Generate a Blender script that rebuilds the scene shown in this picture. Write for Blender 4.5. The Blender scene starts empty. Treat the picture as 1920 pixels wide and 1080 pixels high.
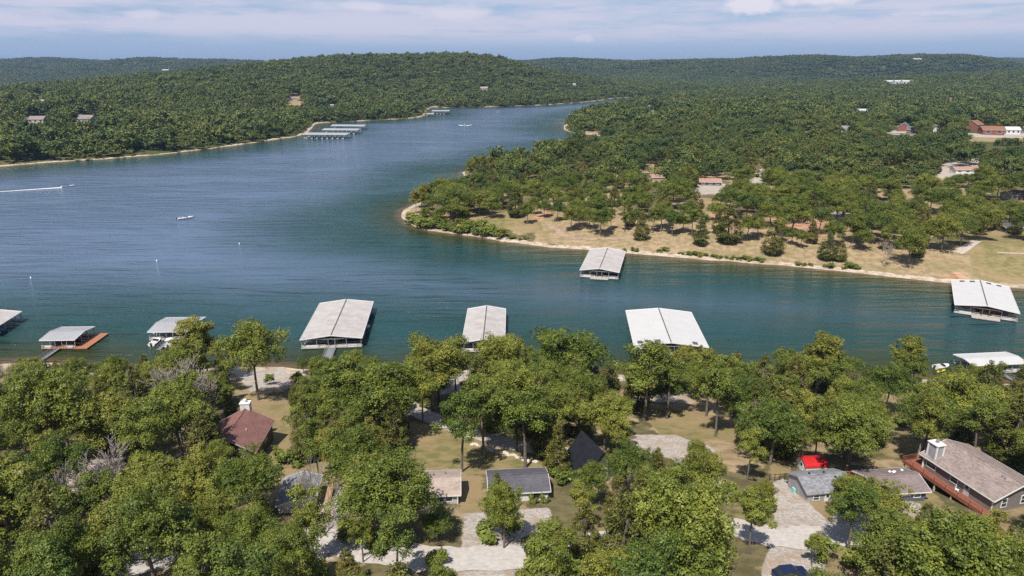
import bpy, math, random
import numpy as np
R = math.radians
SC = bpy.context.scene
COL = SC.collection
rng = np.random.default_rng(11)
random.seed(5)

# ------------------------------------------------------------------ camera, sky, sun, exposure
CAM_H = 80.0
PITCH = math.atan(410 / 1280)
cam_d = bpy.data.cameras.new('camera'); cam = bpy.data.objects.new('camera', cam_d); COL.objects.link(cam)
cam.location = (0, 0, CAM_H); cam.rotation_euler = (math.pi / 2 - PITCH, 0, 0)
cam_d.sensor_width = 36; cam_d.lens = 36 * 1280 / 1920; cam_d.clip_start = 1; cam_d.clip_end = 60000
SC.camera = cam
SUN_EL, SUN_AZ = R(57), R(-24)           # azimuth: to the left of straight behind the camera
to_sun = (math.sin(SUN_AZ) * math.cos(SUN_EL), -math.cos(SUN_AZ) * math.cos(SUN_EL), math.sin(SUN_EL))
sd = bpy.data.lights.new('sun', 'SUN'); sd.energy = 5.0; sd.angle = R(0.53); sd.color = (1, .95, .87)
sun = bpy.data.objects.new('sun', sd); COL.objects.link(sun); sun.location = (0, 0, 200)
from mathutils import Vector
sun.rotation_euler = Vector(to_sun).to_track_quat('Z', 'Y').to_euler()
SC.view_settings.view_transform = 'Standard'; SC.view_settings.look = 'None'
SC.view_settings.gamma = 1; SC.view_settings.exposure = 0.25; SC.view_settings.use_curve_mapping = False
SC.cycles.max_bounces = 6; SC.cycles.diffuse_bounces = 2; SC.cycles.glossy_bounces = 3
SC.cycles.transmission_bounces = 3; SC.cycles.transparent_max_bounces = 8; SC.cycles.volume_bounces = 0
SC.cycles.caustics_reflective = False; SC.cycles.caustics_refractive = False
SC.cycles.use_adaptive_sampling = False; SC.cycles.use_denoising = False; SC.cycles.sample_clamp_direct = 2.2; SC.cycles.sample_clamp_indirect = 2

class NT:
    """small helper round a node tree"""
    def __init__(s, nt): s.nt = nt; s.n = nt.nodes; s.l = nt.links
    def new(s, t, **k):
        n = s.n.new(t)
        for a, v in k.items():
            if a.startswith('i_'):
                n.inputs[a[2:].replace('_', ' ')].default_value = v
            else: setattr(n, a, v)
        return n
    def link(s, a, b): s.l.new(a, b)
    def val(s, sock, x):
        if isinstance(x, bpy.types.NodeSocket): s.l.new(x, sock)
        else: sock.default_value = x
    def math(s, op, a, b=0.0, c=None, clamp=False):
        n = s.n.new('ShaderNodeMath'); n.operation = op; n.use_clamp = clamp
        s.val(n.inputs[0], a); s.val(n.inputs[1], b)
        if c is not None: s.val(n.inputs[2], c)
        return n.outputs[0]
    def mix(s, f, a, b, mode='MIX'):
        n = s.n.new('ShaderNodeMix'); n.data_type = 'RGBA'; n.blend_type = mode; n.clamp_factor = True
        s.val(n.inputs['Factor'], f)
        for k, x in ((6, a), (7, b)):
            if isinstance(x, bpy.types.NodeSocket): s.l.new(x, n.inputs[k])
            else: n.inputs[k].default_value = (*x[:3], 1)
        return n.outputs[2]
    def noise(s, vec, scale, detail=3.0, rough=.55, dist=0.0):
        n = s.n.new('ShaderNodeTexNoise'); n.inputs['Scale'].default_value = scale
        n.inputs['Detail'].default_value = detail; n.inputs['Roughness'].default_value = rough
        n.inputs['Distortion'].default_value = dist
        if vec is not None: s.l.new(vec, n.inputs['Vector'])
        return n.outputs[0]
    def ramp(s, f, a, b, lo=0.0, hi=1.0, smooth=True):
        n = s.n.new('ShaderNodeMapRange'); n.interpolation_type = 'SMOOTHSTEP' if smooth else 'LINEAR'
        s.val(n.inputs[0], f)
        n.inputs[1].default_value = a; n.inputs[2].default_value = b
        n.inputs[3].default_value = lo; n.inputs[4].default_value = hi
        return n.outputs[0]
    def attr(s, name):
        n = s.n.new('ShaderNodeAttribute'); n.attribute_name = name; return n.outputs['Fac']
    def mapping(s, vec, scale=(1, 1, 1), rot=(0, 0, 0)):
        n = s.n.new('ShaderNodeMapping'); n.inputs['Scale'].default_value = scale; n.inputs['Rotation'].default_value = rot
        s.l.new(vec, n.inputs['Vector']); return n.outputs[0]

world = bpy.data.worlds.new('World'); SC.world = world; world.use_nodes = True
w = NT(world.node_tree); w.n.clear()
sky = w.new('ShaderNodeTexSky', sky_type='NISHITA', sun_disc=False, sun_elevation=SUN_EL, altitude=300,
            air_density=1.0, dust_density=0.6, ozone_density=2.0)
# Nishita: rotation 0 puts the sun on +Y, positive turns towards +X
sky.sun_rotation = math.atan2(to_sun[0], to_sun[1])
tc = w.new('ShaderNodeTexCoord')
sep = w.new('ShaderNodeSeparateXYZ'); w.link(tc.outputs['Generated'], sep.inputs[0])
el = sep.outputs[2]
v1 = w.mapping(tc.outputs['Generated'], (2.2, 2.2, 26))
v2 = w.mapping(tc.outputs['Generated'], (9, 9, 60))
n1 = w.noise(v1, 1.6, 6, .58, .35); n2 = w.noise(v2, 1.5, 5, .6)
nn = w.math('ADD', w.math('MULTIPLY', n1, .72), w.math('MULTIPLY', n2, .28))
band = w.math('MULTIPLY', w.ramp(el, .024, .052), w.ramp(el, .078, .104, 1.0, .22))
cl = w.math('MULTIPLY', w.ramp(nn, .34, .56), band)
# pale blue air low over the hills
veil = w.math('MULTIPLY', w.ramp(el, -.02, .22, 1.0, 0.0), .85)
skyc = w.mix(veil, sky.outputs[0], (3.1, 4.5, 7.5))
cloudy = w.mix(w.math('MULTIPLY', cl, .9), skyc, (6.7, 6.65, 8.1))
# small fair-weather puffs
vp = w.mapping(tc.outputs['Generated'], (16, 16, 30))
pn = w.noise(vp, 1.0, 6, .62)
def puff(u, v, ru, rv):
    x = (u - 960) / 1280; y = (540 - v) / 1280
    d = Vector((x, math.cos(PITCH) + y * math.sin(PITCH), -math.sin(PITCH) + y * math.cos(PITCH))).normalized()
    sub = w.new('ShaderNodeVectorMath', operation='SUBTRACT'); w.link(tc.outputs['Generated'], sub.inputs[0]); sub.inputs[1].default_value = d
    m = w.mapping(sub.outputs[0], (1280 / ru, 1280 / ru, 1280 / rv))
    ln = w.new('ShaderNodeVectorMath', operation='LENGTH'); w.link(m, ln.inputs[0])
    return w.ramp(w.math('ADD', ln.outputs['Value'], w.math('MULTIPLY', w.math('SUBTRACT', pn, .5), 3.2)), .5, 1.25, 1.0, 0.0)
pf = puff(1412, 10, 52, 15)
for a in ((1535, -3, 70, 16), (1760, 24, 60, 5), (1095, 72, 30, 9), (268, 25, 26, 8), (850, 24, 60, 14), (675, 10, 60, 7), (1370, 17, 40, 7)):
    k = puff(*a); pf = w.math('MAXIMUM', pf, k if a[0] == 1535 else w.math('MULTIPLY', k, .45))
cloudy = w.mix(w.math('MULTIPLY', pf, .85), cloudy, (8.3, 8.0, 8.9))
bg = w.new('ShaderNodeBackground'); bg.inputs[1].default_value = 0.085
w.link(cloudy, bg.inputs[0])
wo = w.new('ShaderNodeOutputWorld'); w.link(bg.outputs[0], wo.inputs[0])

# ------------------------------------------------------------------ survey helpers (photo pixel -> place on the ground)
F = 1280.0
cP, sP = math.cos(PITCH), math.sin(PITCH)
def ray(u, v):
    x = (u - 960) / F; y = (540 - v) / F
    return np.array([x, cP + y * sP, -sP + y * cP])
def at(u, v, z=0.0):
    d = ray(u, v); return np.array([0, 0, CAM_H]) + d * ((z - CAM_H) / d[2])
def at_d(u, v, dist):
    d = ray(u, v); return np.array([0, 0, CAM_H]) + d * (dist / d[1])
def px(P):
    P = np.asarray(P, float) - np.array([0, 0, CAM_H])
    dz = P[..., 1] * cP - P[..., 2] * sP; yy = P[..., 1] * sP + P[..., 2] * cP
    return 960 + F * P[..., 0] / dz, 540 - F * yy / dz, dz

# shorelines
near_shore = [(-700, 700), (-300, 690), (0, 682), (100, 680), (180, 690), (300, 695), (420, 690), (480, 688), (530, 688), (560, 692), (700, 700),
              (850, 692), (920, 692), (1000, 697), (1150, 702), (1300, 704), (1500, 708), (1700, 710), (1850, 718), (1950, 722), (2200, 735), (2700, 765)]
far_shore = [(2900, 665), (2500, 600), (2200, 568), (1920, 541), (1840, 536), (1750, 528), (1670, 519), (1600, 511), (1500, 501), (1400, 493), (1300, 485), (1200, 477),
             (1100, 468), (1000, 460), (940, 453), (870, 441), (830, 436), (795, 431), (768, 420), (752, 406), (757, 393), (785, 380), (830, 362), (862, 346),
             (868, 334), (868, 322), (895, 318), (940, 307), (1000, 290), (1060, 276), (1115, 264), (1132, 256), (1110, 252.5), (1075, 250), (1060, 245), (1057, 238), (1064, 226), (1085, 217), (1120, 208),
             (1165, 202), (1205, 192), (1245, 183), (1300, 178), (1345, 175.5), (1345, 173.5), (1290, 174.5), (1240, 179.5), (1190, 182), (1140, 185), (1130, 188), (1080, 193), (1000, 198),
             (900, 201), (830, 202), (812, 200), (800, 206), (797, 217), (780, 221), (740, 224), (700, 226), (640, 228.5), (592, 231), (585, 240), (576, 250), (555, 256), (480, 267),
             (400, 278), (300, 290), (200, 298), (100, 304), (0, 312), (-200, 332), (-500, 362), (-900, 415)]
A = np.array([at(u, v)[:2] for u, v in near_shore])
B = np.array([at(u, v)[:2] for u, v in far_shore])
def wiggle(P, amp, seed):
    """add small coves and points to a polyline"""
    r = np.random.default_rng(seed); out = []
    for i in range(len(P) - 1):
        a, b = P[i], P[i + 1]; L = np.linalg.norm(b - a); n = int(max(1, min(14, L / 7)))
        nrm = np.array([-(b - a)[1], (b - a)[0]]) / max(L, 1e-6)
        for k in range(n):
            t = k / n; j = 0 if k == 0 else r.normal(0, amp) * min(1, L / 25)
            out.append(a + (b - a) * t + nrm * j)
    out.append(P[-1]); return np.array(out)
Aw = wiggle(A, .7, 1); Bw = wiggle(B, .8, 2)
near_poly = np.vstack([Aw, [[600, -400], [-600, -400]]])
far_poly = np.vstack([Bw, [[-2500, 700], [-9000, 4000], [-14000, 16000], [14000, 16000], [9000, 3000], [2500, 300]]])
def inside(P, poly):
    x, y = P[:, 0], P[:, 1]; ins = np.zeros(len(P), bool); n = len(poly)
    for i in range(n):
        x0, y0 = poly[i]; x1, y1 = poly[(i + 1) % n]
        if y0 == y1: continue
        c = ((y0 > y) != (y1 > y)) & (x < (x1 - x0) * (y - y0) / (y1 - y0) + x0)
        ins ^= c
    return ins
def seg_dist(P, L, cap=280.0):
    """distance to a polyline, exact up to cap metres"""
    d = np.full(len(P), cap * cap)
    for s in range(0, len(L) - 1, 10):
        Q = L[s:s + 11]; lo = Q.min(0) - cap; hi = Q.max(0) + cap
        sel = np.where((P[:, 0] > lo[0]) & (P[:, 0] < hi[0]) & (P[:, 1] > lo[1]) & (P[:, 1] < hi[1]))[0]
        if len(sel) == 0: continue
        p = P[sel]; dd = d[sel]
        for i in range(len(Q) - 1):
            a, b = Q[i], Q[i + 1]; ab = b - a; l2 = max(ab @ ab, 1e-9)
            qx = p[:, 0] - a[0]; qy = p[:, 1] - a[1]
            t = np.clip((qx * ab[0] + qy * ab[1]) / l2, 0, 1); qx -= t * ab[0]; qy -= t * ab[1]
            np.minimum(dd, qx * qx + qy * qy, out=dd)
        d[sel] = dd
    return np.sqrt(d)
# height survey of the far land: (u, v, distance along y, canopy height above the ground seen there)
surv = [(-250, 175, 1400, 12), (0, 165, 1400, 12), (100, 160, 1450, 12), (160, 147, 1500, 12), (300, 140, 1550, 12), (420, 133, 1650, 12), (500, 122, 1750, 12), (560, 112, 1850, 12), (620, 104, 1950, 12),
        (680, 99, 2050, 12), (740, 101, 2100, 12), (800, 103.5, 2100, 12), (870, 100, 2100, 12), (920, 103, 2150, 12), (960, 111, 2200, 12), (1010, 126, 2250, 12), (1080, 142, 2300, 12),
        (160, 234, 830, 0), (65, 236, 840, 0), (75, 196, 1000, 8), (300, 225, 960, 10), (300, 175, 1250, 12), (450, 200, 1150, 12), (450, 160, 1400, 12), (550, 190, 1250, 3), (680, 165, 1550, 12), (680, 195, 1300, 12),
        (800, 150, 1850, 12), (905, 172, 1800, 4), (1000, 165, 1950, 12), (1150, 172, 2200, 10), (-300, 260, 800, 8),
        (1240, 155, 2700, 12), (1400, 160, 2600, 12), (1560, 150, 2700, 12), (1800, 140, 2900, 12), (2100, 145, 2800, 12), (1480, 170, 2000, 12), (1700, 170, 1800, 12), (1900, 165, 1800, 12), (2200, 170, 1800, 12),
        (1400, 200, 1200, 12), (1600, 200, 1150, 12), (1850, 200, 1150, 12), (2150, 200, 1150, 12), (1200, 225, 950, 10), (1350, 240, 800, 12), (1690, 250, 760, 2), (1850, 255, 740, 1), (1550, 250, 760, 10), (2150, 260, 700, 5),
        (1050, 300, 560, 10), (1200, 320, 500, 8), (1350, 350, 440, 4), (1330, 340, 470, 3), (1540, 350, 430, 8), (1700, 340, 440, 8), (1900, 330, 450, 5), (2150, 350, 430, 5), (1250, 400, 350, 2), (1560, 420, 325, 2), (1740, 420, 330, 4), (1900, 420, 325, 3), (1900, 470, 278, 0), (2100, 480, 280, 1), (950, 380, 400, 4), (860, 400, 372, 3)]
for u in range(-600, 2700, 220):
    surv.append((u, 152, 3500, 14)); surv.append((u, 120, 9800, 14))
    if u > 1780: surv.append((u, 110, 7200, 16))
    else: surv.append((u, 122, 6800, 14))
for u, v in ((-400, 114), (-250, 111), (-100, 113), (0, 111.5), (60, 112.5), (120, 116), (180, 117), (240, 111), (300, 110), (360, 113), (430, 116), (500, 118), (560, 121), (980, 116), (1020, 112), (1060, 109.5), (1120, 111), (1190, 114), (1250, 112), (1320, 110.5), (1390, 113), (1450, 111)): surv.append((u, v, 4900, 16))
for u, v, d, c in surv[:17]:
    p = at_d(u, v, d); e = at_d(u, 0, d * 1.4); surv.append((u + 0.0, None, d * 1.4, max(3, (p[2] - c) * .55)))
surv += [(1500, 109.5, 3900, 18), (1560, 104.5, 3900, 18), (1625, 110, 3900, 18), (1690, 105, 3700, 18), (1740, 109, 3700, 18), (1800, 120, 3600, 18), (1860, 128, 3500, 18)]
surv[:17] = [(u, v, d, 22) for u, v, d, c in surv[:17]]
K = []
for u, v, d, c in surv:
    if v is None: K.append((at_d(u, 130, d)[0], d, c)); continue
    p = at_d(u, v, d); K.append((p[0], p[1], max(1.5, p[2] - c)))
for b in B[1:-1:2]: K.append((b[0], b[1], 0.3))
K = np.array(K); KS = 1000.0
def tps(P):
    out = np.zeros(len(P))
    for s in range(0, len(P), 20000):
        q = P[s:s + 20000] / KS
        d2 = ((q[:, None, :] - K[None, :, :2] / KS) ** 2).sum(2) + 1e-9
        out[s:s + 20000] = (0.5 * d2 * np.log(d2)) @ WT[:-3] + WT[-3] + q @ WT[-2:]
    return out
nK = len(K); kk = K[:, :2] / KS
d2 = ((kk[:, None] - kk[None]) ** 2).sum(2) + 1e-9
M = np.zeros((nK + 3, nK + 3)); M[:nK, :nK] = 0.5 * d2 * np.log(d2) + np.eye(nK) * 2e-4
M[:nK, nK] = 1; M[:nK, nK + 1:] = kk; M[nK, :nK] = 1; M[nK + 1:, :nK] = kk.T
WT = np.linalg.solve(M, np.concatenate([K[:, 2], [0, 0, 0]]))
def lump(P, s, seed):
    r = np.random.default_rng(seed); o = np.zeros(len(P))
    for k in range(6):
        a = r.uniform(0, 6.28); f = r.uniform(.6, 1.6) / s
        o += np.sin((P[:, 0] * math.cos(a) + P[:, 1] * math.sin(a)) * f * 6.28 + r.uniform(0, 6.28))
    return o / 6
def height(P, full=False):
    P = np.atleast_2d(np.asarray(P, float))[:, :2]
    iN = inside(P, near_poly); iF = inside(P, far_poly)
    dN = seg_dist(P, Aw); dF = seg_dist(P, Bw)
    z = -np.minimum(np.minimum(dN, dF) * .16, 9.0)
    d = dN
    zn = np.where(d < 6, .14 * d, .84 + .196 * (d - 6)); zn = np.where(d > 105, .84 + .196 * 99 + .09 * (d - 105), zn)
    zn = zn + np.clip((d - 10) / 20, 0, 1) * (.45 * lump(P, 38, 4) + .12 * lump(P, 11, 5))
    z = np.where(iN, zn, z)
    if iF.any():
        t = np.zeros(len(P)); t[iF] = tps(P[iF])
        far = np.clip((P[:, 1] - 900) / 1500, 0, 1)
        t = t + np.clip(dF / 60, 0, 1) * ((.8 + 2.6 * far) * lump(P, 260, 8) + np.clip((P[:, 1] - 2600) / 1200, 0, 1) * 17 * lump(P, 1000, 15)) + np.clip(dF / 30, 0, 1) * .4 * lump(P, 45, 9)
        lo = np.where(dF < 8, .13 * dF, 1.04 + .02 * np.minimum(dF - 8, 150))
        hi = np.where(dF < 8, .13 * dF, 1.04 + .17 * (dF - 8)); hi = np.where(dF > 270, 1e6, hi)
        z = np.where(iF, np.minimum(np.maximum(t, lo), hi), z)
    if full: return z, iN, iF, dN, dF
    return z

# ------------------------------------------------------------------ materials
MATS = {}
def mat(name):
    m = bpy.data.materials.new(name); m.use_nodes = True; t = NT(m.node_tree)
    t.n.clear(); out = t.new('ShaderNodeOutputMaterial'); b = t.new('ShaderNodeBsdfPrincipled')
    t.link(b.outputs[0], out.inputs[0]); MATS[name] = m
    t.b = b; t.out = out; t.tc = t.new('ShaderNodeTexCoord'); return m, t
def bump(t, h, strength=.3, dist=.05):
    n = t.new('ShaderNodeBump'); n.inputs['Strength'].default_value = strength; n.inputs['Distance'].default_value = dist
    t.link(h, n.inputs['Height']); t.link(n.outputs[0], t.b.inputs['Normal'])
def simple(name, c, rough=.7, var=.18, scale=2.0, metal=0.0, dirt=None, spec=.3):
    m, t = mat(name); co = t.tc.outputs['Object']
    n = t.noise(co, scale, 5); n2 = t.noise(co, scale * 9, 3)
    f = t.math('ADD', t.math('MULTIPLY', n, .7), t.math('MULTIPLY', n2, .3))
    c1 = tuple(x * (1 - var) for x in c); c2 = tuple(min(1, x * (1 + var)) for x in c)
    col = t.mix(t.ramp(f, .3, .7), c1, c2)
    if dirt: col = t.mix(t.math('MULTIPLY', t.ramp(t.noise(co, scale * .6, 6, .65), .52, .72), .6), col, dirt)
    t.link(col, t.b.inputs['Base Color']); t.b.inputs['Roughness'].default_value = rough
    t.b.inputs['Metallic'].default_value = metal; t.b.inputs['Specular IOR Level'].default_value = spec
    return m
def shingles(name, c, var=.35):
    m, t = mat(name); co = t.tc.outputs['Object']
    br = t.new('ShaderNodeTexBrick'); t.link(t.mapping(co, (1, 1, 1)), br.inputs['Vector'])
    br.inputs['Scale'].default_value = 1; br.inputs['Brick Width'].default_value = .42; br.inputs['Row Height'].default_value = .17
    br.inputs['Mortar Size'].default_value = .012; br.inputs['Bias'].default_value = -.1
    br.inputs['Color1'].default_value = (*[x * (1 - var) for x in c], 1); br.inputs['Color2'].default_value = (*[min(1, x * (1 + var)) for x in c], 1)
    br.inputs['Mortar'].default_value = (*[x * .45 for x in c], 1)
    n = t.ramp(t.noise(co, 5, 4, .7), .3, .7); n2 = t.ramp(t.noise(co, .5, 5), .35, .7)
    col = t.mix(t.math('MULTIPLY', n, .5), br.outputs['Color'], tuple(x * .55 for x in c))
    col = t.mix(t.math('MULTIPLY', n2, .35), col, tuple(min(1, x * 1.35) for x in c))
    t.link(col, t.b.inputs['Base Color']); t.b.inputs['Roughness'].default_value = .9; t.b.inputs['Specular IOR Level'].default_value = .2
    return m
def siding(name, c, pitch=.2, var=.12, vertical=False):
    m, t = mat(name); co = t.tc.outputs['Object']
    s = t.new('ShaderNodeSeparateXYZ'); t.link(co, s.inputs[0])
    src = t.math('ADD', s.outputs[0], s.outputs[1]) if vertical else s.outputs[2]
    fr = t.math('FRACT', t.math('DIVIDE', src, pitch))
    n = t.noise(co, 1.4, 5); col = t.mix(t.ramp(n, .3, .7), tuple(x * (1 - var) for x in c), tuple(min(1, x * (1 + var)) for x in c))
    col = t.mix(t.ramp(fr, .86, .97, 0, .45), col, tuple(x * .5 for x in c))
    t.link(col, t.b.inputs['Base Color']); t.b.inputs['Roughness'].default_value = .75
    bump(t, fr, .4, .02); return m
def foliage(name, c, c2, trans=.25, hue=.35, rough=.5, patch=False):
    """leaf colour: varies from tree to tree, clump to clump and leaf to leaf"""
    m, t = mat(name)
    oi = t.new('ShaderNodeObjectInfo'); a = t.attr('tint')
    rnd = oi.outputs['Random']
    if patch: rnd = t.math('ADD', t.math('MULTIPLY', rnd, .55), t.math('MULTIPLY', t.ramp(t.noise(oi.outputs['Location'], .006, 4, .6), .35, .65), .45))
    base = t.mix(rnd, c, c2)
    wn_ = t.math('FRACT', t.math('MULTIPLY', rnd, 7.31))
    base = t.mix(t.ramp(wn_, .72, 1.0, 0, .55, False), base, (c2[0] * 1.12, c2[1] * .94, c2[2] * 1.0))      # some crowns turn olive
    base = t.mix(t.ramp(wn_, .28, 0.0, 0, .5, False), base, (c[0] * .78, c[1] * .92, c[2] * 1.5))           # some stay blue green
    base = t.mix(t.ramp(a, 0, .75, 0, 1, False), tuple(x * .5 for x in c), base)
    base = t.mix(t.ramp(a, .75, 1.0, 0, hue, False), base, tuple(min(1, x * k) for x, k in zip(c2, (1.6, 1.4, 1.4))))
    t.link(base, t.b.inputs['Base Color']); t.b.inputs['Roughness'].default_value = rough; t.b.inputs['Specular IOR Level'].default_value = .35
    tr = t.new('ShaderNodeBsdfTranslucent'); t.link(t.mix(.5, base, (.16, .2, .02)), tr.inputs[0])
    mx = t.new('ShaderNodeMixShader'); mx.inputs[0].default_value = trans
    t.link(t.b.outputs[0], mx.inputs[1]); t.link(tr.outputs[0], mx.inputs[2]); t.link(mx.outputs[0], t.out.inputs[0])
    return m
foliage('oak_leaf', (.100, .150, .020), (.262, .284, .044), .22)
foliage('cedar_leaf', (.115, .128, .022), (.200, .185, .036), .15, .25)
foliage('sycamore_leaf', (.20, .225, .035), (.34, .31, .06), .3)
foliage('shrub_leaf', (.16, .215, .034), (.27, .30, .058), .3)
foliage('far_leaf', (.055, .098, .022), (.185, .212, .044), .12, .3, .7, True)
simple('bark', (.15, .125, .105), .9, .35, 3)
simple('dead_wood', (.29, .25, .225), .9, .25, 3)
simple('metal_roof', (.45, .42, .40), .55, .12, .3, 0, (.31, .26, .22))
simple('metal_roof_white', (.53, .52, .51), .5, .04, .3)
simple('metal_roof_grey', (.36, .36, .37), .5, .08, .3)
simple('dark_seam', (.10, .095, .09), .8, .2)
simple('white_paint', (.74, .73, .71), .55, .06, 2, 0, (.5, .48, .45))
simple('galv_steel', (.36, .36, .37), .45, .12, 2, .5)
simple('brown_steel', (.17, .105, .075), .6, .2, 2)
simple('dock_wood', (.40, .36, .32), .9, .22, 1.5, 0, (.25, .22, .19))
simple('dock_red', (.36, .15, .085), .8, .15, 1.5)
simple('float_black', (.03, .03, .032), .8, .2)
simple('red_deck', (.235, .085, .055), .75, .16, 2)
simple('orange_rail', (.42, .10, .05), .65, .12, 3)
simple('black_metal', (.02, .021, .028), .4, .2, 1, 0, None, .5)
simple('glass', (.03, .04, .05), .08, .2, 1, 0, None, .6)
simple('boat_white', (.80, .79, .77), .3, .04, 2, 0, None, .5)
simple('boat_blue', (.05, .09, .22), .3, .1)
simple('boat_dark', (.04, .04, .05), .5, .2)
simple('canvas_tan', (.45, .38, .29), .85, .12)
simple('red_metal', (.50, .022, .025), .45, .08, 2)
simple('grass_patch', (.12, .14, .045), .9, .3, 1)
simple('rock', (.55, .50, .44), .9, .25, 2)
simple('pole_wood', (.30, .25, .21), .9, .2, 3)
simple('yellow_plastic', (.75, .62, .02), .4, .05)
simple('teal_plastic', (.25, .55, .48), .5, .1)
simple('car_blue', (.02, .03, .09), .25, .1, 2, .3, None, .6)
simple('concrete', (.52, .49, .45), .9, .12, 1)
simple('brick_clay', (.36, .19, .12), .9, .2, 3)
simple('wood_fence', (.36, .25, .16), .85, .2, 3)
simple('tower_steel', (.42, .40, .40), .6, .1)
shingles('shingle_brown', (.30, .24, .215)); shingles('shingle_grey', (.26, .26, .275), .45)
shingles('shingle_mauve', (.235, .185, .18), .22); shingles('shingle_tan', (.40, .32, .27), .2)
shingles('shingle_dark', (.115, .11, .125), .25); shingles('shingle_red', (.25, .125, .11), .2)
shingles('shingle_pink', (.42, .25, .20), .2); shingles('shingle_rust', (.30, .135, .085), .15); shingles('shingle_green', (.13, .15, .13), .2)
siding('side_brown', (.20, .175, .165), .18); siding('side_grey', (.34, .33, .345), .2); siding('side_navy', (.095, .105, .16), .2)
siding('side_white', (.66, .65, .63), .2); siding('side_dark', (.085, .08, .075), .22); siding('side_tan', (.42, .38, .32), .2)
siding('side_log', (.23, .085, .06), .3); siding('side_ltgrey', (.48, .47, .46), .2); siding('side_blue', (.30, .34, .42), .2)

# ------------------------------------------------------------------ object helpers
def tag(o, label=None, cat=None, group=None, kind=None):
    if label: o['label'] = label
    if cat: o['category'] = cat
    if group: o['group'] = group
    if kind: o['kind'] = kind
    return o
def empty(name, loc, rz=0.0, label=None, cat=None, group=None):
    o = bpy.data.objects.new(name, None); COL.objects.link(o); o.location = loc; o.rotation_euler = (0, 0, rz)
    o.empty_display_size = .5
    return tag(o, label, cat, group)
class MB:
    """collects simple shapes and links them as one mesh"""
    def __init__(s): s.v = []; s.f = []
    def add(s, vs, fs):
        k = len(s.v); s.v += [tuple(map(float, p)) for p in vs]; s.f += [tuple(i + k for i in f) for f in fs]; return s
    def box(s, x0, y0, z0, x1, y1, z1):
        return s.add([(x0, y0, z0), (x1, y0, z0), (x1, y1, z0), (x0, y1, z0), (x0, y0, z1), (x1, y0, z1), (x1, y1, z1), (x0, y1, z1)],
                     [(0, 3, 2, 1), (4, 5, 6, 7), (0, 1, 5, 4), (1, 2, 6, 5), (2, 3, 7, 6), (3, 0, 4, 7)])
    def bar(s, a, b, w_, h=None):
        """square bar from a to b"""
        a = Vector(a); b = Vector(b); d = (b - a).normalized(); h = h or w_
        up = Vector((0, 0, 1)) if abs(d.z) < .95 else Vector((1, 0, 0))
        x = d.cross(up).normalized() * (w_ / 2); y = x.normalized().cross(d) * (h / 2)
        P = [a - x - y, a + x - y, a + x + y, a - x + y, b - x - y, b + x - y, b + x + y, b - x + y]
        return s.add(P, [(0, 1, 2, 3), (7, 6, 5, 4), (4, 5, 1, 0), (5, 6, 2, 1), (6, 7, 3, 2), (7, 4, 0, 3)])
    def tube(s, pts, rad, n=7, cap=True):
        rings = []; k = len(s.v)
        for i, p in enumerate(pts):
            p = Vector(p); q = Vector(pts[min(i + 1, len(pts) - 1)]); o = Vector(pts[max(i - 1, 0)])
            d = (q - o).normalized(); up = Vector((0, 0, 1)) if abs(d.z) < .9 else Vector((1, 0, 0))
            x = d.cross(up).normalized(); y = x.cross(d); r = rad[i] if hasattr(rad, '__len__') else rad
            for j in range(n):
                a = 6.28318 * j / n; s.v.append(tuple(p + x * (r * math.cos(a)) + y * (r * math.sin(a))))
        for i in range(len(pts) - 1):
            for j in range(n): s.f.append((k + i * n + j, k + i * n + (j + 1) % n, k + (i + 1) * n + (j + 1) % n, k + (i + 1) * n + j))
        if cap: s.f.append(tuple(k + j for j in range(n))[::-1]); s.f.append(tuple(k + (len(pts) - 1) * n + j for j in range(n)))
        return s
    def slab(s, quad, th):
        """four corners (counter-clockwise from above) thickened downwards along the normal"""
        q = [Vector(p) for p in quad]; n = (q[1] - q[0]).cross(q[3] - q[0]).normalized() * th
        P = [p - n for p in q] + q
        return s.add(P, [(3, 2, 1, 0), (4, 5, 6, 7), (0, 1, 5, 4), (1, 2, 6, 5), (2, 3, 7, 6), (3, 0, 4, 7)])
    def mesh(s, name, m):
        me = bpy.data.meshes.new(name); me.from_pydata(s.v, [], s.f)
        if m: me.materials.append(MATS[m])
        me.update(); return me
    def build(s, name, m, parent=None, smooth=False, loc=None):
        me = s.mesh(name, m); o = bpy.data.objects.new(name, me); COL.objects.link(o)
        if parent: o.parent = parent
        if loc: o.location = loc
        if smooth: me.polygons.foreach_set('use_smooth', [True] * len(me.polygons))
        return o
def put(name, me, parent, loc=(0, 0, 0), rz=0.0, scale=None):
    o = bpy.data.objects.new(name, me); COL.objects.link(o); o.parent = parent; o.location = loc; o.rotation_euler = (0, 0, rz)
    if scale: o.scale = scale
    return o
def np_mesh(name, V, quads, m, attrs=None, smooth=False):
    me = bpy.data.meshes.new(name); n = len(quads)
    me.vertices.add(len(V)); me.vertices.foreach_set('co', np.asarray(V, np.float32).ravel())
    k = quads.shape[1]
    me.loops.add(n * k); me.loops.foreach_set('vertex_index', np.asarray(quads, np.int32).ravel())
    me.polygons.add(n); me.polygons.foreach_set('loop_start', np.arange(0, n * k, k, dtype=np.int32))
    if smooth: me.polygons.foreach_set('use_smooth', np.ones(n, bool))
    for an, (dom, arr) in (attrs or {}).items():
        at_ = me.attributes.new(an, 'FLOAT', dom); at_.data.foreach_set('value', np.asarray(arr, np.float32))
    if m: me.materials.append(MATS[m])
    me.update(calc_edges=True); me.validate(); return me

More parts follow.
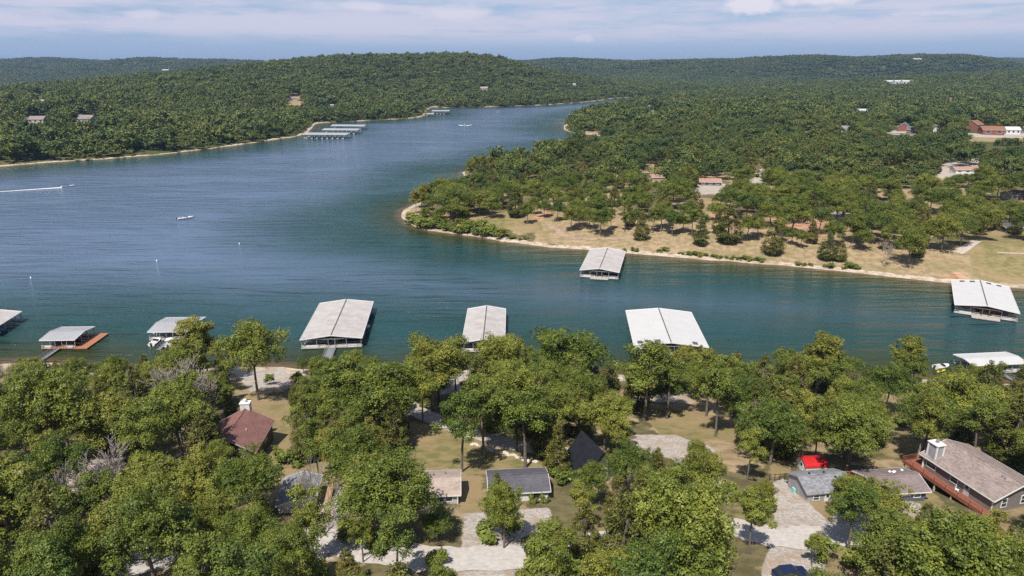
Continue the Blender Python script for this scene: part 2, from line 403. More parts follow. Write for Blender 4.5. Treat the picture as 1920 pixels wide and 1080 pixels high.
# ------------------------------------------------------------------ ground, water, roads
th = np.radians(np.linspace(-66, 66, 521))
rr = np.concatenate([np.arange(30, 260, .85), 260 * 1.011 ** np.arange(0, 125), 260 * 1.011 ** 125 * 1.022 ** np.arange(0, 122)])
rr = rr[rr < 13500]
RR, TT = np.meshgrid(rr, th, indexing='ij')
GP = np.stack([RR * np.sin(TT), RR * np.cos(TT)], -1).reshape(-1, 2)
gz, gN, gF, gdN, gdF = height(GP, True)
_lr = np.arange(len(rr), dtype=float)
def fast(P, full=False):
    """height looked up on the finished ground sheet"""
    P = np.atleast_2d(np.asarray(P, float))[:, :2]
    fr = np.clip(np.interp(np.hypot(P[:, 0], P[:, 1]), rr, _lr), 0, len(rr) - 1.001); ft = np.clip((np.arctan2(P[:, 0], P[:, 1]) - th[0]) / (th[1] - th[0]), 0, len(th) - 1.001)
    i = fr.astype(int); j = ft.astype(int); a = fr - i; b = ft - j; n = len(th)
    def g(A): return (A[i * n + j] * (1 - a) + A[(i + 1) * n + j] * a) * (1 - b) + (A[i * n + j + 1] * (1 - a) + A[(i + 1) * n + j + 1] * a) * b
    if not full: return g(gz)
    return g(gz), g(gNf) > .5, g(gFf) > .5, g(gdN), g(gdF)
def zg(x, y): return float(fast([[x, y]])[0])
gNf = gN.astype(float); gFf = gF.astype(float)
_rs = np.concatenate([np.arange(55, 300, .8), 300 * 1.006 ** np.arange(0, 560)])
def hit(u, v, h=0.0):
    """where the sight line through a photo pixel first meets the ground (raised by h)"""
    d = ray(u, v); t = _rs / d[1]
    P = d[None] * t[:, None] + [0, 0, CAM_H]
    g = np.maximum(fast(P), 0) + h
    k = np.argmax(P[:, 2] < g)
    if P[k, 2] >= g[k]: return None
    if k > 0:
        a = P[k - 1, 2] - g[k - 1]; b = g[k] - P[k, 2]; f = a / max(a + b, 1e-6)
        return P[k - 1] + (P[k] - P[k - 1]) * f - [0, 0, h]
    return P[k] - [0, 0, h]
nr, nt = RR.shape
def grid_quads(nr, nt):
    i = np.arange(nr * nt).reshape(nr, nt)
    return np.stack([i[:-1, :-1], i[:-1, 1:], i[1:, 1:], i[1:, :-1]], -1).reshape(-1, 4)
def wpoly(pts): return np.array([hit(u, v)[:2] for u, v in pts])
def soft(poly_or_line, wid, closed=True):
    """1 inside, fading over wid metres outside"""
    P = np.vstack([poly_or_line, poly_or_line[:1]]) if closed else poly_or_line
    lo = P.min(0) - wid * 3; hi = P.max(0) + wid * 3
    sel = np.where(((GP > lo) & (GP < hi)).all(1))[0]; out = np.zeros(len(GP))
    if len(sel) == 0: return out
    d = seg_dist(GP[sel], P)
    if closed: d = np.where(inside(GP[sel], poly_or_line), -d, d)
    out[sel] = np.clip(.5 - d / wid, 0, 1); return out
lawns = [[(755, 790), (850, 800), (930, 845), (1000, 865), (1000, 880), (900, 890), (745, 888)], [(440, 740), (540, 745), (560, 900), (520, 890), (470, 770)],
         [(1180, 755), (1420, 790), (1420, 830), (1240, 815)], [(860, 890), (905, 890), (905, 965), (862, 960)], [(1640, 740), (1720, 745), (1700, 860), (1640, 850)],
         [(1440, 850), (1500, 850), (1490, 880), (1445, 905)], [(1690, 905), (1745, 915), (1790, 960), (1700, 950)], [(1810, 430), (2050, 440), (2050, 530), (1900, 535), (1820, 500)],
         [(1740, 255), (1990, 252), (1990, 268), (1740, 268)], [(870, 390), (1010, 400), (1020, 440), (880, 425)]]
gravel = [[(870, 962), (1030, 950), (1040, 985), (980, 1010), (960, 1100), (860, 1100)], [(560, 965), (655, 900), (650, 960), (625, 1050), (590, 1050)], [(1180, 815), (1265, 815), (1340, 840), (1360, 930), (1300, 930), (1260, 860), (1185, 845)],
          [(1448, 905), (1470, 895), (1525, 950), (1565, 985), (1540, 1100), (1420, 1100), (1450, 1000)], [(1560, 960), (1690, 935), (1730, 945), (1720, 985), (1650, 1010), (1560, 1000)], [(1180, 738), (1290, 738), (1300, 757), (1190, 752)],
          [(850, 700), (890, 695), (875, 735), (810, 742)], [(0, 870), (45, 870), (40, 910), (0, 915)], [(440, 700), (530, 690), (560, 720), (470, 735)],
          [(1500, 300), (1570, 295), (1560, 330), (1510, 345)], [(1410, 320), (1460, 310), (1450, 345), (1400, 350)], [(1760, 300), (1840, 290), (1830, 330), (1760, 335)], [(1290, 340), (1360, 345), (1350, 365), (1300, 365)],
          [(1650, 244), (1730, 246), (1730, 252), (1650, 250)], [(1815, 250), (1990, 250), (1990, 256), (1815, 258)], [(1560, 390), (1610, 385), (1610, 410), (1560, 415)]]
dry = [[(1015, 420), (1180, 395), (1440, 400), (1560, 430), (1760, 455), (1960, 500), (2100, 560), (1500, 500), (1200, 478), (1000, 455)], [(1190, 295), (1260, 300), (1240, 335), (1190, 325)], [(1330, 420), (1480, 395), (1560, 400), (1500, 450), (1340, 440)],
       [(530, 175), (575, 172), (570, 198), (535, 200)], [(100, 195), (140, 195), (140, 205), (100, 205)], [(1140, 243), (1125, 252), (1090, 252), (1100, 245)], [(1780, 195), (1800, 192), (1795, 202), (1775, 204)],
       [(700, 920), (760, 900), (760, 935), (700, 950)], [(1180, 752), (1290, 760), (1420, 800), (1420, 822), (1230, 812)], [(930, 790), (1010, 815), (1000, 835), (920, 800)]]
red = [[(1440, 400), (1560, 395), (1600, 430), (1540, 445), (1450, 430)], [(1330, 400), (1400, 400), (1390, 430), (1340, 430)], [(150, 930), (200, 930), (200, 975), (150, 975)], [(1620, 1010), (1720, 1000), (1700, 1090), (1600, 1090)], [(875, 1040), (950, 1035), (950, 1055), (870, 1058)]]
def layer(ps, wid):
    o = np.zeros(len(GP))
    for p in ps:
        q = [hit(u, v) for u, v in p]
        if any(a is None for a in q): continue
        o = np.maximum(o, soft(np.array(q)[:, :2], wid))
    return o
a_lawn = layer(lawns, 3.0); a_grav = layer(gravel, 1.6); a_dry = layer(dry, 5.0); a_red = layer(red, 4.0)
_pn = np.clip((lump(GP, 55, 31) + .45 * lump(GP, 19, 32)) * 1.6 + .55, 0, 1) * np.clip((640 - GP[:, 1]) / 120, 0, 1) * gF
a_dry = np.maximum(a_dry, _pn * .95); a_red = np.maximum(a_red, np.clip(lump(GP, 40, 35) * 2.2 - .75, 0, 1) * np.clip((520 - GP[:, 1]) / 80, 0, 1) * gF)
_nn = np.clip((lump(GP, 30, 41) + .4 * lump(GP, 12, 42)) * 1.7 + .42, 0, 1) * gN
a_dry = np.maximum(a_dry, _nn * .8); a_lawn = np.maximum(a_lawn, np.clip(lump(GP, 34, 43) * 2 + .1, 0, .8) * gN)
ds = np.where(gN, gdN, gdF)
a_shore = np.where(gN | gF, np.clip(1.15 - ds / np.where(gN, 9.0, np.where(GP[:, 1] < 330, 6.0, 2.6 + 6.5 * np.clip(.4 + 1.1 * lump(GP, 90, 51), 0, 1))), 0, 1), 1.0)
gme = np_mesh('ground', np.column_stack([GP, gz]), grid_quads(nr, nt), None,
              {'lawn': ('POINT', a_lawn), 'gravel': ('POINT', a_grav), 'dry': ('POINT', a_dry), 'red': ('POINT', a_red), 'shore': ('POINT', a_shore), 'brush': ('POINT', np.clip((GP[:, 1] - 520) / 180, 0, 1) * gF)}, True)
m, t = mat('ground'); co = t.tc.outputs['Object']
nb = t.noise(co, .05, 5, .6); nm = t.noise(co, .35, 5, .65); nf = t.noise(co, 2.2, 4, .7)
def edge(a, n, k=.5): return t.ramp(t.math('ADD', t.attr(a), t.math('MULTIPLY', t.math('SUBTRACT', n, .5), k * 2)), .42, .62)
col = t.mix(t.ramp(nm, .35, .65), (.105, .092, .042), (.19, .16, .078))
col = t.mix(t.ramp(nf, .55, .75, 0, .5), col, (.22, .17, .11))
col = t.mix(t.math('MULTIPLY', t.attr('brush'), .85), col, t.mix(nm, (.035, .055, .014), (.075, .095, .025)))
lawn = t.mix(t.ramp(nm, .35, .65), (.17, .16, .055), (.30, .235, .115)); lawn = t.mix(t.ramp(nb, .42, .62), lawn, (.33, .24, .13)); lawn = t.mix(t.ramp(nf, .6, .75, 0, .5), lawn, (.38, .31, .19))
dryc = t.mix(t.ramp(nm, .38, .62), (.27, .195, .105), (.40, .30, .18)); dryc = t.mix(t.ramp(nb, .5, .62, 0, .55), dryc, (.20, .18, .075)); dryc = t.mix(t.ramp(nf, .60, .72, 0, .75), dryc, (.56, .47, .36))
redc = t.mix(t.ramp(nm, .4, .6), (.33, .16, .09), (.52, .32, .21))
grav = t.mix(t.ramp(nf, .35, .65), (.36, .31, .27), (.56, .51, .46)); grav = t.mix(t.ramp(nm, .45, .65, 0, .75), grav, (.38, .28, .20))
sh = t.mix(t.ramp(nm, .35, .6), (.40, .30, .20), (.60, .52, .42)); sh = t.mix(t.ramp(nf, .52, .66, 0, .7), sh, (.24, .18, .12)); sh = t.mix(t.ramp(nb, .5, .65, 0, .6), sh, (.30, .24, .14))
col = t.mix(edge('dry', nm, .7), col, dryc); col = t.mix(edge('lawn', nm), col, lawn); col = t.mix(edge('red', nm), col, redc)
col = t.mix(edge('shore', nm, .35), col, sh); col = t.mix(edge('gravel', nm, .45), col, grav)
t.link(col, t.b.inputs['Base Color']); t.b.inputs['Roughness'].default_value = .95; t.b.inputs['Specular IOR Level'].default_value = .15
nv = t.noise(co, 7.0, 3, .75)
col = t.mix(t.ramp(nv, .42, .62, 0, .42), col, t.mix(.5, col, (.06, .045, .028)))
col = t.mix(t.ramp(nv, .60, .72, 0, .35), col, (.50, .42, .31))
t.link(col, t.b.inputs['Base Color'])
bump(t, t.math('ADD', t.math('MULTIPLY', nm, .4), t.math('ADD', t.math('MULTIPLY', nf, .12), t.math('MULTIPLY', nv, .05))), .7, 1.0)
gme.materials.append(m)
ground = bpy.data.objects.new('ground', gme); COL.objects.link(ground); tag(ground, kind='structure')

# water sheet: depth below it is kept as an attribute (the lake bed shows brown and green through the shallows)
th2 = np.radians(np.linspace(-66, 66, 301)); r2 = np.concatenate([120 * 1.0125 ** np.arange(0, 262)])
R2, T2 = np.meshgrid(r2, th2, indexing='ij'); WP = np.stack([R2 * np.sin(T2), R2 * np.cos(T2)], -1).reshape(-1, 2)
wz, wN, wF, wdN, wdF = height(WP, True)
wdep = np.where(wN | wF, 0, np.minimum(wdN, wdF))
wq = grid_quads(*R2.shape)
keep = ((~(wN | wF)) | (wdN < 12) | (wdF < np.maximum(15, R2.ravel() * .03)))[wq].any(1)
wme = np_mesh('lake_water', np.column_stack([WP, np.zeros(len(WP))]), wq[keep], None, {'depth': ('POINT', wdep)}, True)
m, t = mat('water'); co = t.tc.outputs['Object']
dpt = t.attr('depth'); wn = t.noise(co, .03, 4, .6)
dd = t.math('ADD', dpt, t.math('MULTIPLY', t.math('SUBTRACT', wn, .5), 22))
deep = t.mix(t.ramp(dd, 26, 120), (.013, .054, .052), (.098, .146, .226))  # open water painted paler and bluer to stand in for reflected sky
wc = t.mix(t.ramp(dd, 3, 30), (.030, .042, .010), deep)
wc = t.mix(t.ramp(dpt, 0.4, 6), (.125, .080, .035), wc)
t.link(wc, t.b.inputs['Base Color']); t.b.inputs['Roughness'].default_value = .12; t.b.inputs['IOR'].default_value = 1.33; t.b.inputs['Specular IOR Level'].default_value = .65
# ripples: long wind rows, cross chop and fine sparkle
rows = t.noise(t.mapping(co, (.030, .205, .3), (0, 0, R(-13))), 1.0, 2.5, .55, .6)
chop = t.noise(t.mapping(co, (.35, .85, .5), (0, 0, R(-8))), 1.0, 4, .6, .3)
fine = t.noise(t.mapping(co, (1.5, 2.6, 1)), 1.0, 2, .5)
calm = t.ramp(t.noise(t.mapping(co, (.010, .016, .01)), 1.0, 3), .36, .62, .3, 1.0)
hh = t.math('MULTIPLY', t.math('ADD', t.math('ADD', t.math('MULTIPLY', rows, 2.6), t.math('MULTIPLY', chop, .55)), t.math('MULTIPLY', fine, .12)), calm)
bump(t, hh, 1.0, 1.1)
wme.materials.append(m)
lake = bpy.data.objects.new('lake_water', wme); COL.objects.link(lake); tag(lake, kind='structure')

def strip(name, pts, wid, m, lift=.07, step=1.2, jitter=.12, seed=3):
    """road or path draped over the ground"""
    P = np.array(pts); out = [P[0]]
    for i in range(len(P) - 1):
        p0, p1, p2, p3 = P[max(i - 1, 0)], P[i], P[i + 1], P[min(i + 2, len(P) - 1)]
        n = max(2, int(np.linalg.norm(p2 - p1) / step))
        for k in range(1, n + 1):
            s = k / n
            out.append(.5 * ((2 * p1) + (-p0 + p2) * s + (2 * p0 - 5 * p1 + 4 * p2 - p3) * s * s + (-p0 + 3 * p1 - 3 * p2 + p3) * s ** 3))
    C = np.array(out); T = np.gradient(C, axis=0); T /= np.linalg.norm(T, axis=1)[:, None]; N = np.column_stack([-T[:, 1], T[:, 0]])
    r = np.random.default_rng(seed); rows = []
    offs = np.array([-.5, -.3, 0, .3, .5]) * wid
    for o in offs: rows.append(C + N * (np.full(len(C), o) + (r.normal(0, jitter, len(C)) if abs(o) > .4 * wid else 0))[:, None])
    G = np.stack(rows, 1).reshape(-1, 2); z = fast(G) + lift
    me = np_mesh(name, np.column_stack([G, z]), grid_quads(len(C), 5)[:, ::-1], m, None, True)
    o = bpy.data.objects.new(name, me); COL.objects.link(o); return tag(o, kind='structure')
def line(pts): return [hit(u, v)[:2] for u, v in pts]
simple('pale_paving', (.46, .40, .35), .9, .16, .5, 0, (.42, .34, .27)); simple('white_gravel', (.50, .46, .42), .95, .16, 1.5, 0, (.47, .39, .31)); simple('dirt', (.36, .26, .18), .95, .25, .4, 0, (.27, .20, .12)); simple('grey_asphalt', (.30, .29, .29), .9, .12, .6)
strip('driveway', line([(735, 738), (790, 775), (850, 800), (930, 825), (1000, 842), (1080, 850)]), 5.0, 'pale_paving')
strip('gravel_road', line([(150, 1075), (350, 1040), (500, 1015), (640, 1020), (780, 1045), (950, 1045), (1120, 1020), (1320, 985), (1480, 1010), (1650, 1000), (1850, 1030)]), 6.0, 'white_gravel', .08, 1.2, .3)
strip('boat_ramp', line([(1795, 474), (1812, 464), (1832, 452)]), 4.0, 'pale_paving', .12, 1.0, .05)
strip('footpath', line([(1870, 474), (1960, 476), (2040, 479)]), 1.0, 'pale_paving', .12, 1.0, .05)
strip('dirt_track', line([(1030, 420), (1048, 436), (1075, 446), (1130, 448), (1190, 445)]), 3.4, 'dirt', .1, 1.5, .5)
strip('village_road', line([(1640, 252), (1720, 254), (1800, 256), (1900, 258), (2000, 260)]), 7.0, 'pale_paving', .2, 4, .2)

# ------------------------------------------------------------------ trees
def quads_from(C, Nn, size, r):
    """leaf-sized quads at C facing Nn"""
    Nn = Nn / np.linalg.norm(Nn, axis=1)[:, None]
    a = r.normal(size=C.shape); x = np.cross(Nn, a); x /= np.linalg.norm(x, axis=1)[:, None]; y = np.cross(Nn, x)
    sx = (size * r.uniform(.7, 1.3, len(C)))[:, None] / 2; sy = sx * r.uniform(.55, .95, len(C))[:, None]
    bend = Nn * (sx * r.uniform(-.5, .1, len(C))[:, None])
    V = np.stack([C - x * sx + bend, C - y * sy, C + x * sx + bend, C + y * sy], 1).reshape(-1, 3)
    return V, np.arange(len(V)).reshape(-1, 4)
def crown_data(seed, H, Rc, z0, nl, nleaf, leaf, kind='oak'):
    r = np.random.default_rng(seed); cz = (H + z0) / 2; rz = (H - z0) / 2
    cen = []; rad = []
    while len(cen) < nl:
        d = r.normal(size=3); d /= np.linalg.norm(d)
        if kind == 'cedar':
            t = r.uniform(0, 1) ** 1.25; a = r.uniform(0, 6.283); prof = Rc * (1 - t) ** .75 * min(1, .45 + 3 * t)
            cen.append((prof * .8 * math.cos(a), prof * .8 * math.sin(a), z0 + t * (H - z0) * .96)); rad.append(Rc * r.uniform(.2, .32) * (1.15 - .7 * t))
            continue
        if d[2] < -.45: continue
        f = r.uniform(.30, .92)
        wob = 1 + .16 * math.sin(3 * math.atan2(d[1], d[0]) + seed)
        p = np.array([d[0] * Rc * f * wob, d[1] * Rc * f * wob, cz + d[2] * rz * f])
        if kind == 'tall': p[0] *= .8; p[1] *= .8
        q = Rc * r.uniform(.19, .33)
        if any(np.linalg.norm(p - c) < .55 * q for c in cen): continue
        cen.append(tuple(p)); rad.append(q)
    cen = np.array(cen); rad = np.array(rad)
    per = 11 if nleaf > 3000 else (4 if nleaf > 600 else 1)              # leaves per twig tuft
    cnt = np.maximum(3, (nleaf / per * rad ** 2 / (rad ** 2).sum()).astype(int))
    lo = np.repeat(np.arange(nl), cnt); n = len(lo)
    d = r.normal(size=(n, 3)); d[:, 2] += .45; d /= np.linalg.norm(d, axis=1)[:, None]
    fr = r.uniform(.35, 1.1, n) ** .6
    C = cen[lo] + d * (rad[lo] * fr)[:, None] * [1, 1, .75]
    lt = r.uniform(.3, .8, nl); tt = np.clip(lt[lo] + r.normal(0, .17, n) + .12 * d[:, 2], 0, 1)  # clump tops tinted lighter, undersides darker: shading painted into the leaf tint
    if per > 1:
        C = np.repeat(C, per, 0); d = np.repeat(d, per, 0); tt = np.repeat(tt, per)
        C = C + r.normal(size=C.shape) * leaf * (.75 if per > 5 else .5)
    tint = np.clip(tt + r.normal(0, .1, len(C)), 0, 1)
    nn = d * .75 + [0, 0, .5] + r.normal(size=C.shape) * .42
    V, Q = quads_from(C, nn, leaf, r)
    return V, Q, tint, cen
def crown_mesh(name, m, *a, **k):
    V, Q, tint, cen = crown_data(*a, **k)
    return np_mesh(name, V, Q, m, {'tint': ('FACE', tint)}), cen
def trunk_mesh(seed, H, cen, m='bark', top=.5, r0=.30, limbs=9):
    r = random.Random(seed); b = MB()
    tp = (r.uniform(-.5, .5), r.uniform(-.5, .5), H * top)
    pts = [(0, 0, -.8), (0, 0, .15), (tp[0] * .35 + r.uniform(-.15, .15), tp[1] * .35, H * top * .5), tp]
    b.tube(pts, [r0 * 1.35, r0 * 1.1, r0 * .85, r0 * .6], 8)
    idx = sorted(range(len(cen)), key=lambda i: r.random())[:limbs]
    for i in idx:
        c = cen[i]; s = r.uniform(.55, 1.0); st = (pts[2][0] + (tp[0] - pts[2][0]) * s, pts[2][1] + (tp[1] - pts[2][1]) * s, H * top * (.5 + .5 * s) - .05)
        mid = ((st[0] + c[0]) / 2 + r.uniform(-.4, .4), (st[1] + c[1]) / 2 + r.uniform(-.4, .4), (st[2] + c[2]) / 2 - .2)
        b.tube([st, mid, tuple(c)], [r0 * .42, r0 * .27, .04], 5)
    return b.mesh('trunk', m)
def dead_mesh(seed, H, m='dead_wood', spread=.9):
    r = random.Random(seed); b = MB()
    def grow(p, d, L, rad, lev):
        q = p; pts = [tuple(q)]; rd = [rad]
        n = 3
        for k in range(n):
            d = (d + Vector((r.uniform(-.25, .25), r.uniform(-.25, .25), r.uniform(-.08, .16)))).normalized()
            q = q + d * (L / n); pts.append(tuple(q)); rd.append(max(.032, rad * (1 - .2 * (k + 1))))
        b.tube(pts, rd, 6 if lev < 2 else 4)
        if lev < 4:
            for k in range(r.randint(3, 5) if lev else 7):
                j = r.randint(1, n); s = Vector(pts[j]); nd = (d + Vector((r.uniform(-1, 1), r.uniform(-1, 1), r.uniform(-.15, .55))) * spread).normalized()
                grow(s, nd, L * r.uniform(.5, .75), max(.035, rd[j] * .55), lev + 1)
    grow(Vector((0, 0, -.6)), Vector((0, 0, 1)), H * .46, .22, 0)
    return b.mesh('trunk', m)

KINDS = {}
def kind_add(k, n, fn): KINDS[k] = [fn(i) for i in range(n)]
def mk_oak(i):
    H = 15; c, cen = crown_mesh('crown', 'oak_leaf', 100 + i, H, 5.7 + .5 * (i % 3), 2.6 + .7 * (i % 3), 46 + 6 * (i % 4), 29000, .25)
    return c, trunk_mesh(i, H, cen)
def mk_cedar(i):
    H = 12; c, cen = crown_mesh('crown', 'cedar_leaf', 200 + i, H, 3.3 + .4 * (i % 2), .9, 90, 13000, .24, kind='cedar')
    return c, trunk_mesh(i, H, cen, 'bark', .8, .2, 12)
def mk_syc(i):
    H = 17; c, cen = crown_mesh('crown', 'sycamore_leaf', 300 + i, H, 4.6, 3.0, 40, 17000, .27, kind='tall')
    return c, trunk_mesh(i, H, cen, 'dead_wood', .6, .24)
def mk_thin(i):
    H = 15; c, cen = crown_mesh('crown', 'oak_leaf', 400 + i, H, 4.6, 3.6, 22, 10000, .25, kind='tall')
    return c, trunk_mesh(i, H, cen, 'bark', .6, .22, 12)
def mk_shrub(i):
    H = 2.2; c, cen = crown_mesh('foliage', 'shrub_leaf', 500 + i, H, 1.6, .1, 9, 900, .30)
    return c, trunk_mesh(i, H, cen, 'bark', .4, .06, 6)
kind_add('oak', 8, mk_oak); kind_add('cedar', 4, mk_cedar); kind_add('syc', 3, mk_syc); kind_add('thin', 3, mk_thin); kind_add('shrub', 4, mk_shrub)
DEAD = [dead_mesh(i, 13) for i in range(4)]
BASEH = dict(oak=15, cedar=12, syc=17, thin=15, shrub=2.2, dead=13)
NAMES = dict(oak='oak_tree', cedar='cedar_tree', syc='sycamore_tree', thin='slender_tree', shrub='shrub', dead='dead_tree')
def tree(kind, x, y, h, label, group=None, wide=1.0, var=None, z=None):
    s = h / BASEH[kind]; z = zg(x, y) if z is None else z
    o = empty(NAMES[kind], (x, y, z - .05), random.uniform(0, 6.28), label, 'shrub' if kind == 'shrub' else 'tree', group)
    o.scale = (s * wide, s * wide, s)
    if kind == 'dead':
        t = put('trunk', DEAD[random.randrange(4) if var is None else var], o); return o
    c, tr = KINDS[kind][random.randrange(len(KINDS[kind])) if var is None else var]
    put('trunk' if kind != 'shrub' else 'stem', tr, o); put('crown' if kind != 'shrub' else 'foliage', c, o)
    return o
def in_px(U, V, polys):
    P = np.column_stack([U, V]); o = np.zeros(len(P), bool)
    for q in polys: o |= inside(P, np.array(q, float))
    return o

# where ground, roofs or water lie open to view between the trees (photo survey)
treeline = [(-300, 668), (0, 662), (60, 668), (110, 672), (150, 665), (190, 668), (230, 655), (275, 652), (320, 622), (350, 602), (385, 600), (410, 625), (432, 668), (438, 690), (530, 690), (545, 662), (575, 655), (600, 664), (622, 664), (640, 655), (700, 650), (740, 668),
            (760, 662), (785, 640), (830, 630), (870, 640), (885, 662), (910, 650), (950, 640), (1000, 648), (1060, 630), (1115, 640), (1140, 662), (1162, 682), (1168, 668), (1185, 664), (1240, 655), (1280, 640), (1330, 634), (1350, 650), (1400, 656), (1425, 662),
            (1465, 636), (1515, 620), (1560, 622), (1590, 640), (1614, 668), (1620, 688), (1650, 690), (1655, 640), (1690, 628), (1745, 655), (1755, 690), (1785, 684), (1800, 680), (1830, 666), (1870, 664), (1900, 668), (1918, 640), (2300, 640), (2300, 100), (-300, 100)]
clear_near = [treeline, [(435, 690), (540, 690), (535, 745), (530, 800), (545, 860), (525, 880), (520, 865), (445, 845), (438, 800), (460, 765), (445, 740)], [(775, 765), (850, 795), (985, 830), (990, 870), (880, 892), (752, 892), (758, 820)],
              [(850, 712), (880, 705), (870, 730), (830, 740)], [(1195, 745), (1285, 745), (1285, 765), (1390, 795), (1390, 812), (1265, 825), (1190, 842), (1185, 815), (1215, 790)], [(770, 890), (866, 885), (900, 895), (900, 960), (862, 970), (832, 962), (780, 905)],
              [(960, 886), (1026, 884), (1030, 945), (1030, 975), (1000, 985), (960, 930)], [(876, 972), (915, 972), (930, 1010), (925, 1030), (876, 1045)], [(880, 1062), (945, 1058), (940, 1078), (876, 1078)], [(562, 902), (625, 897), (625, 940), (600, 950), (570, 950)], [(628, 905), (648, 895), (645, 960), (615, 1042), (600, 1000)], [(1068, 866), (1116, 820), (1144, 848), (1115, 872), (1086, 902)],
              [(1460, 855), (1548, 850), (1572, 876), (1565, 905), (1540, 935), (1470, 930), (1462, 890)], [(1455, 900), (1475, 905), (1530, 955), (1525, 975), (1480, 980), (1462, 950)], [(1445, 1025), (1505, 1020), (1525, 1055), (1515, 1078), (1440, 1078)], [(1600, 872), (1735, 868), (1738, 925), (1715, 955), (1690, 940), (1650, 910)], [(1640, 962), (1690, 955), (1700, 975), (1650, 985)], [(1702, 845), (1760, 815), (1930, 895), (1930, 955), (1860, 945), (1790, 935), (1702, 885)],
              [(1675, 745), (1700, 748), (1690, 830), (1675, 838)], [(1044, 850), (1058, 895), (1046, 915), (1034, 885)], [(25, 878), (42, 878), (42, 900), (25, 900)]]
clear_far = [[(870, 398), (1000, 402), (1022, 416), (1080, 434), (1180, 440), (1300, 447), (1400, 460), (1500, 474), (1600, 466), (1700, 474), (1795, 462), (1830, 440), (1960, 436), (1960, 545), (1750, 530), (1500, 502), (1200, 478), (1000, 461), (870, 440)],
             [(1208, 300), (1230, 302), (1230, 322), (1212, 320)], [(1222, 326), (1242, 326), (1242, 336), (1222, 336)], [(1314, 328), (1354, 330), (1354, 358), (1330, 362), (1314, 342)], [(1660, 248), (1725, 248), (1725, 254), (1660, 254)], [(1826, 250), (1880, 252), (1880, 262), (1826, 262)], [(1790, 305), (1830, 305), (1830, 320), (1780, 322)], [(1780, 300), (1790, 300), (1775, 325), (1765, 325)], [(1548, 308), (1560, 304), (1556, 318)], [(1424, 325), (1440, 318), (1432, 335)],
             [(1672, 230), (1722, 230), (1722, 244), (1672, 244)], [(1745, 236), (1765, 236), (1765, 248), (1745, 248)], [(1812, 228), (1880, 228), (1880, 250), (1812, 250)], [(1885, 244), (1990, 240), (1990, 254), (1885, 254)], [(1650, 249), (1720, 249), (1720, 252), (1650, 252)], [(1822, 256), (1880, 256), (1880, 262), (1822, 262)], [(1602, 203), (1632, 203), (1632, 212), (1602, 212)],
             [(1878, 364), (1930, 362), (1930, 374), (1878, 372)], [(1888, 302), (1893, 302), (1890, 345), (1884, 345)], [(1503, 245), (1517, 245), (1517, 252), (1503, 252)], [(1578, 238), (1596, 238), (1596, 244), (1578, 244)],
             [(48, 212), (92, 212), (92, 230), (48, 230)], [(137, 207), (188, 207), (190, 230), (150, 232), (140, 222)], [(62, 175), (86, 175), (86, 190), (62, 190)], [(538, 180), (568, 172), (566, 186), (555, 198), (540, 198)], [(898, 162), (916, 162), (916, 169), (898, 169)],
             [(1214, 199), (1230, 199), (1228, 210), (1214, 212)], [(1254, 217), (1262, 217), (1262, 224), (1254, 224)], [(611, 196), (626, 196), (626, 200), (611, 200)], [(306, 127), (320, 127), (320, 136), (306, 136)], [(1664, 153), (1706, 153), (1706, 158), (1664, 158)], [(1774, 185), (1788, 185), (1788, 191), (1774, 191)], [(1773, 196), (1781, 196), (1778, 203), (1772, 203)], [(1674, 203), (1686, 203), (1686, 206), (1674, 206)],
             [(1108, 243), (1126, 245), (1120, 251), (1100, 251)], [(1072, 158), (1080, 158), (1080, 162), (1072, 162)]]
def crown_block(x, y, z, h, cr, polys, zc=.66, zr=.33):
    a = np.linspace(0, 6.283, 14, endpoint=False)
    pts = [(x + cr * .9 * math.cos(k), y, z + h * zc + h * zr * math.sin(k)) for k in a] + [(x, y, z + h * zc), (x + cr * .45, y, z + h * zc), (x - cr * .45, y, z + h * zc), (x, y, z + h * .82), (x, y, z + h * .5)]
    U, V, D = px(np.array(pts)); return in_px(U, V, polys).mean()
taken = []
def free(x, y, d):
    return all((x - a) ** 2 + (y - b) ** 2 > (d * (1 if c is None else c)) ** 2 for a, b, c in taken)
# footprints kept free of trunks: (x, y, radius)
feet = [(76.5, 97.1, 9), (49.8, 95.8, 6), (61.6, 96.5, 6.5), (-13.5, 93.5, 6.5), (.6, 94.6, 6), (13.5, 106, 5.5), (-51.6, 114, 7), (-32, 91, 5), (50.5, 103, 3), (-68, 96, 5)]

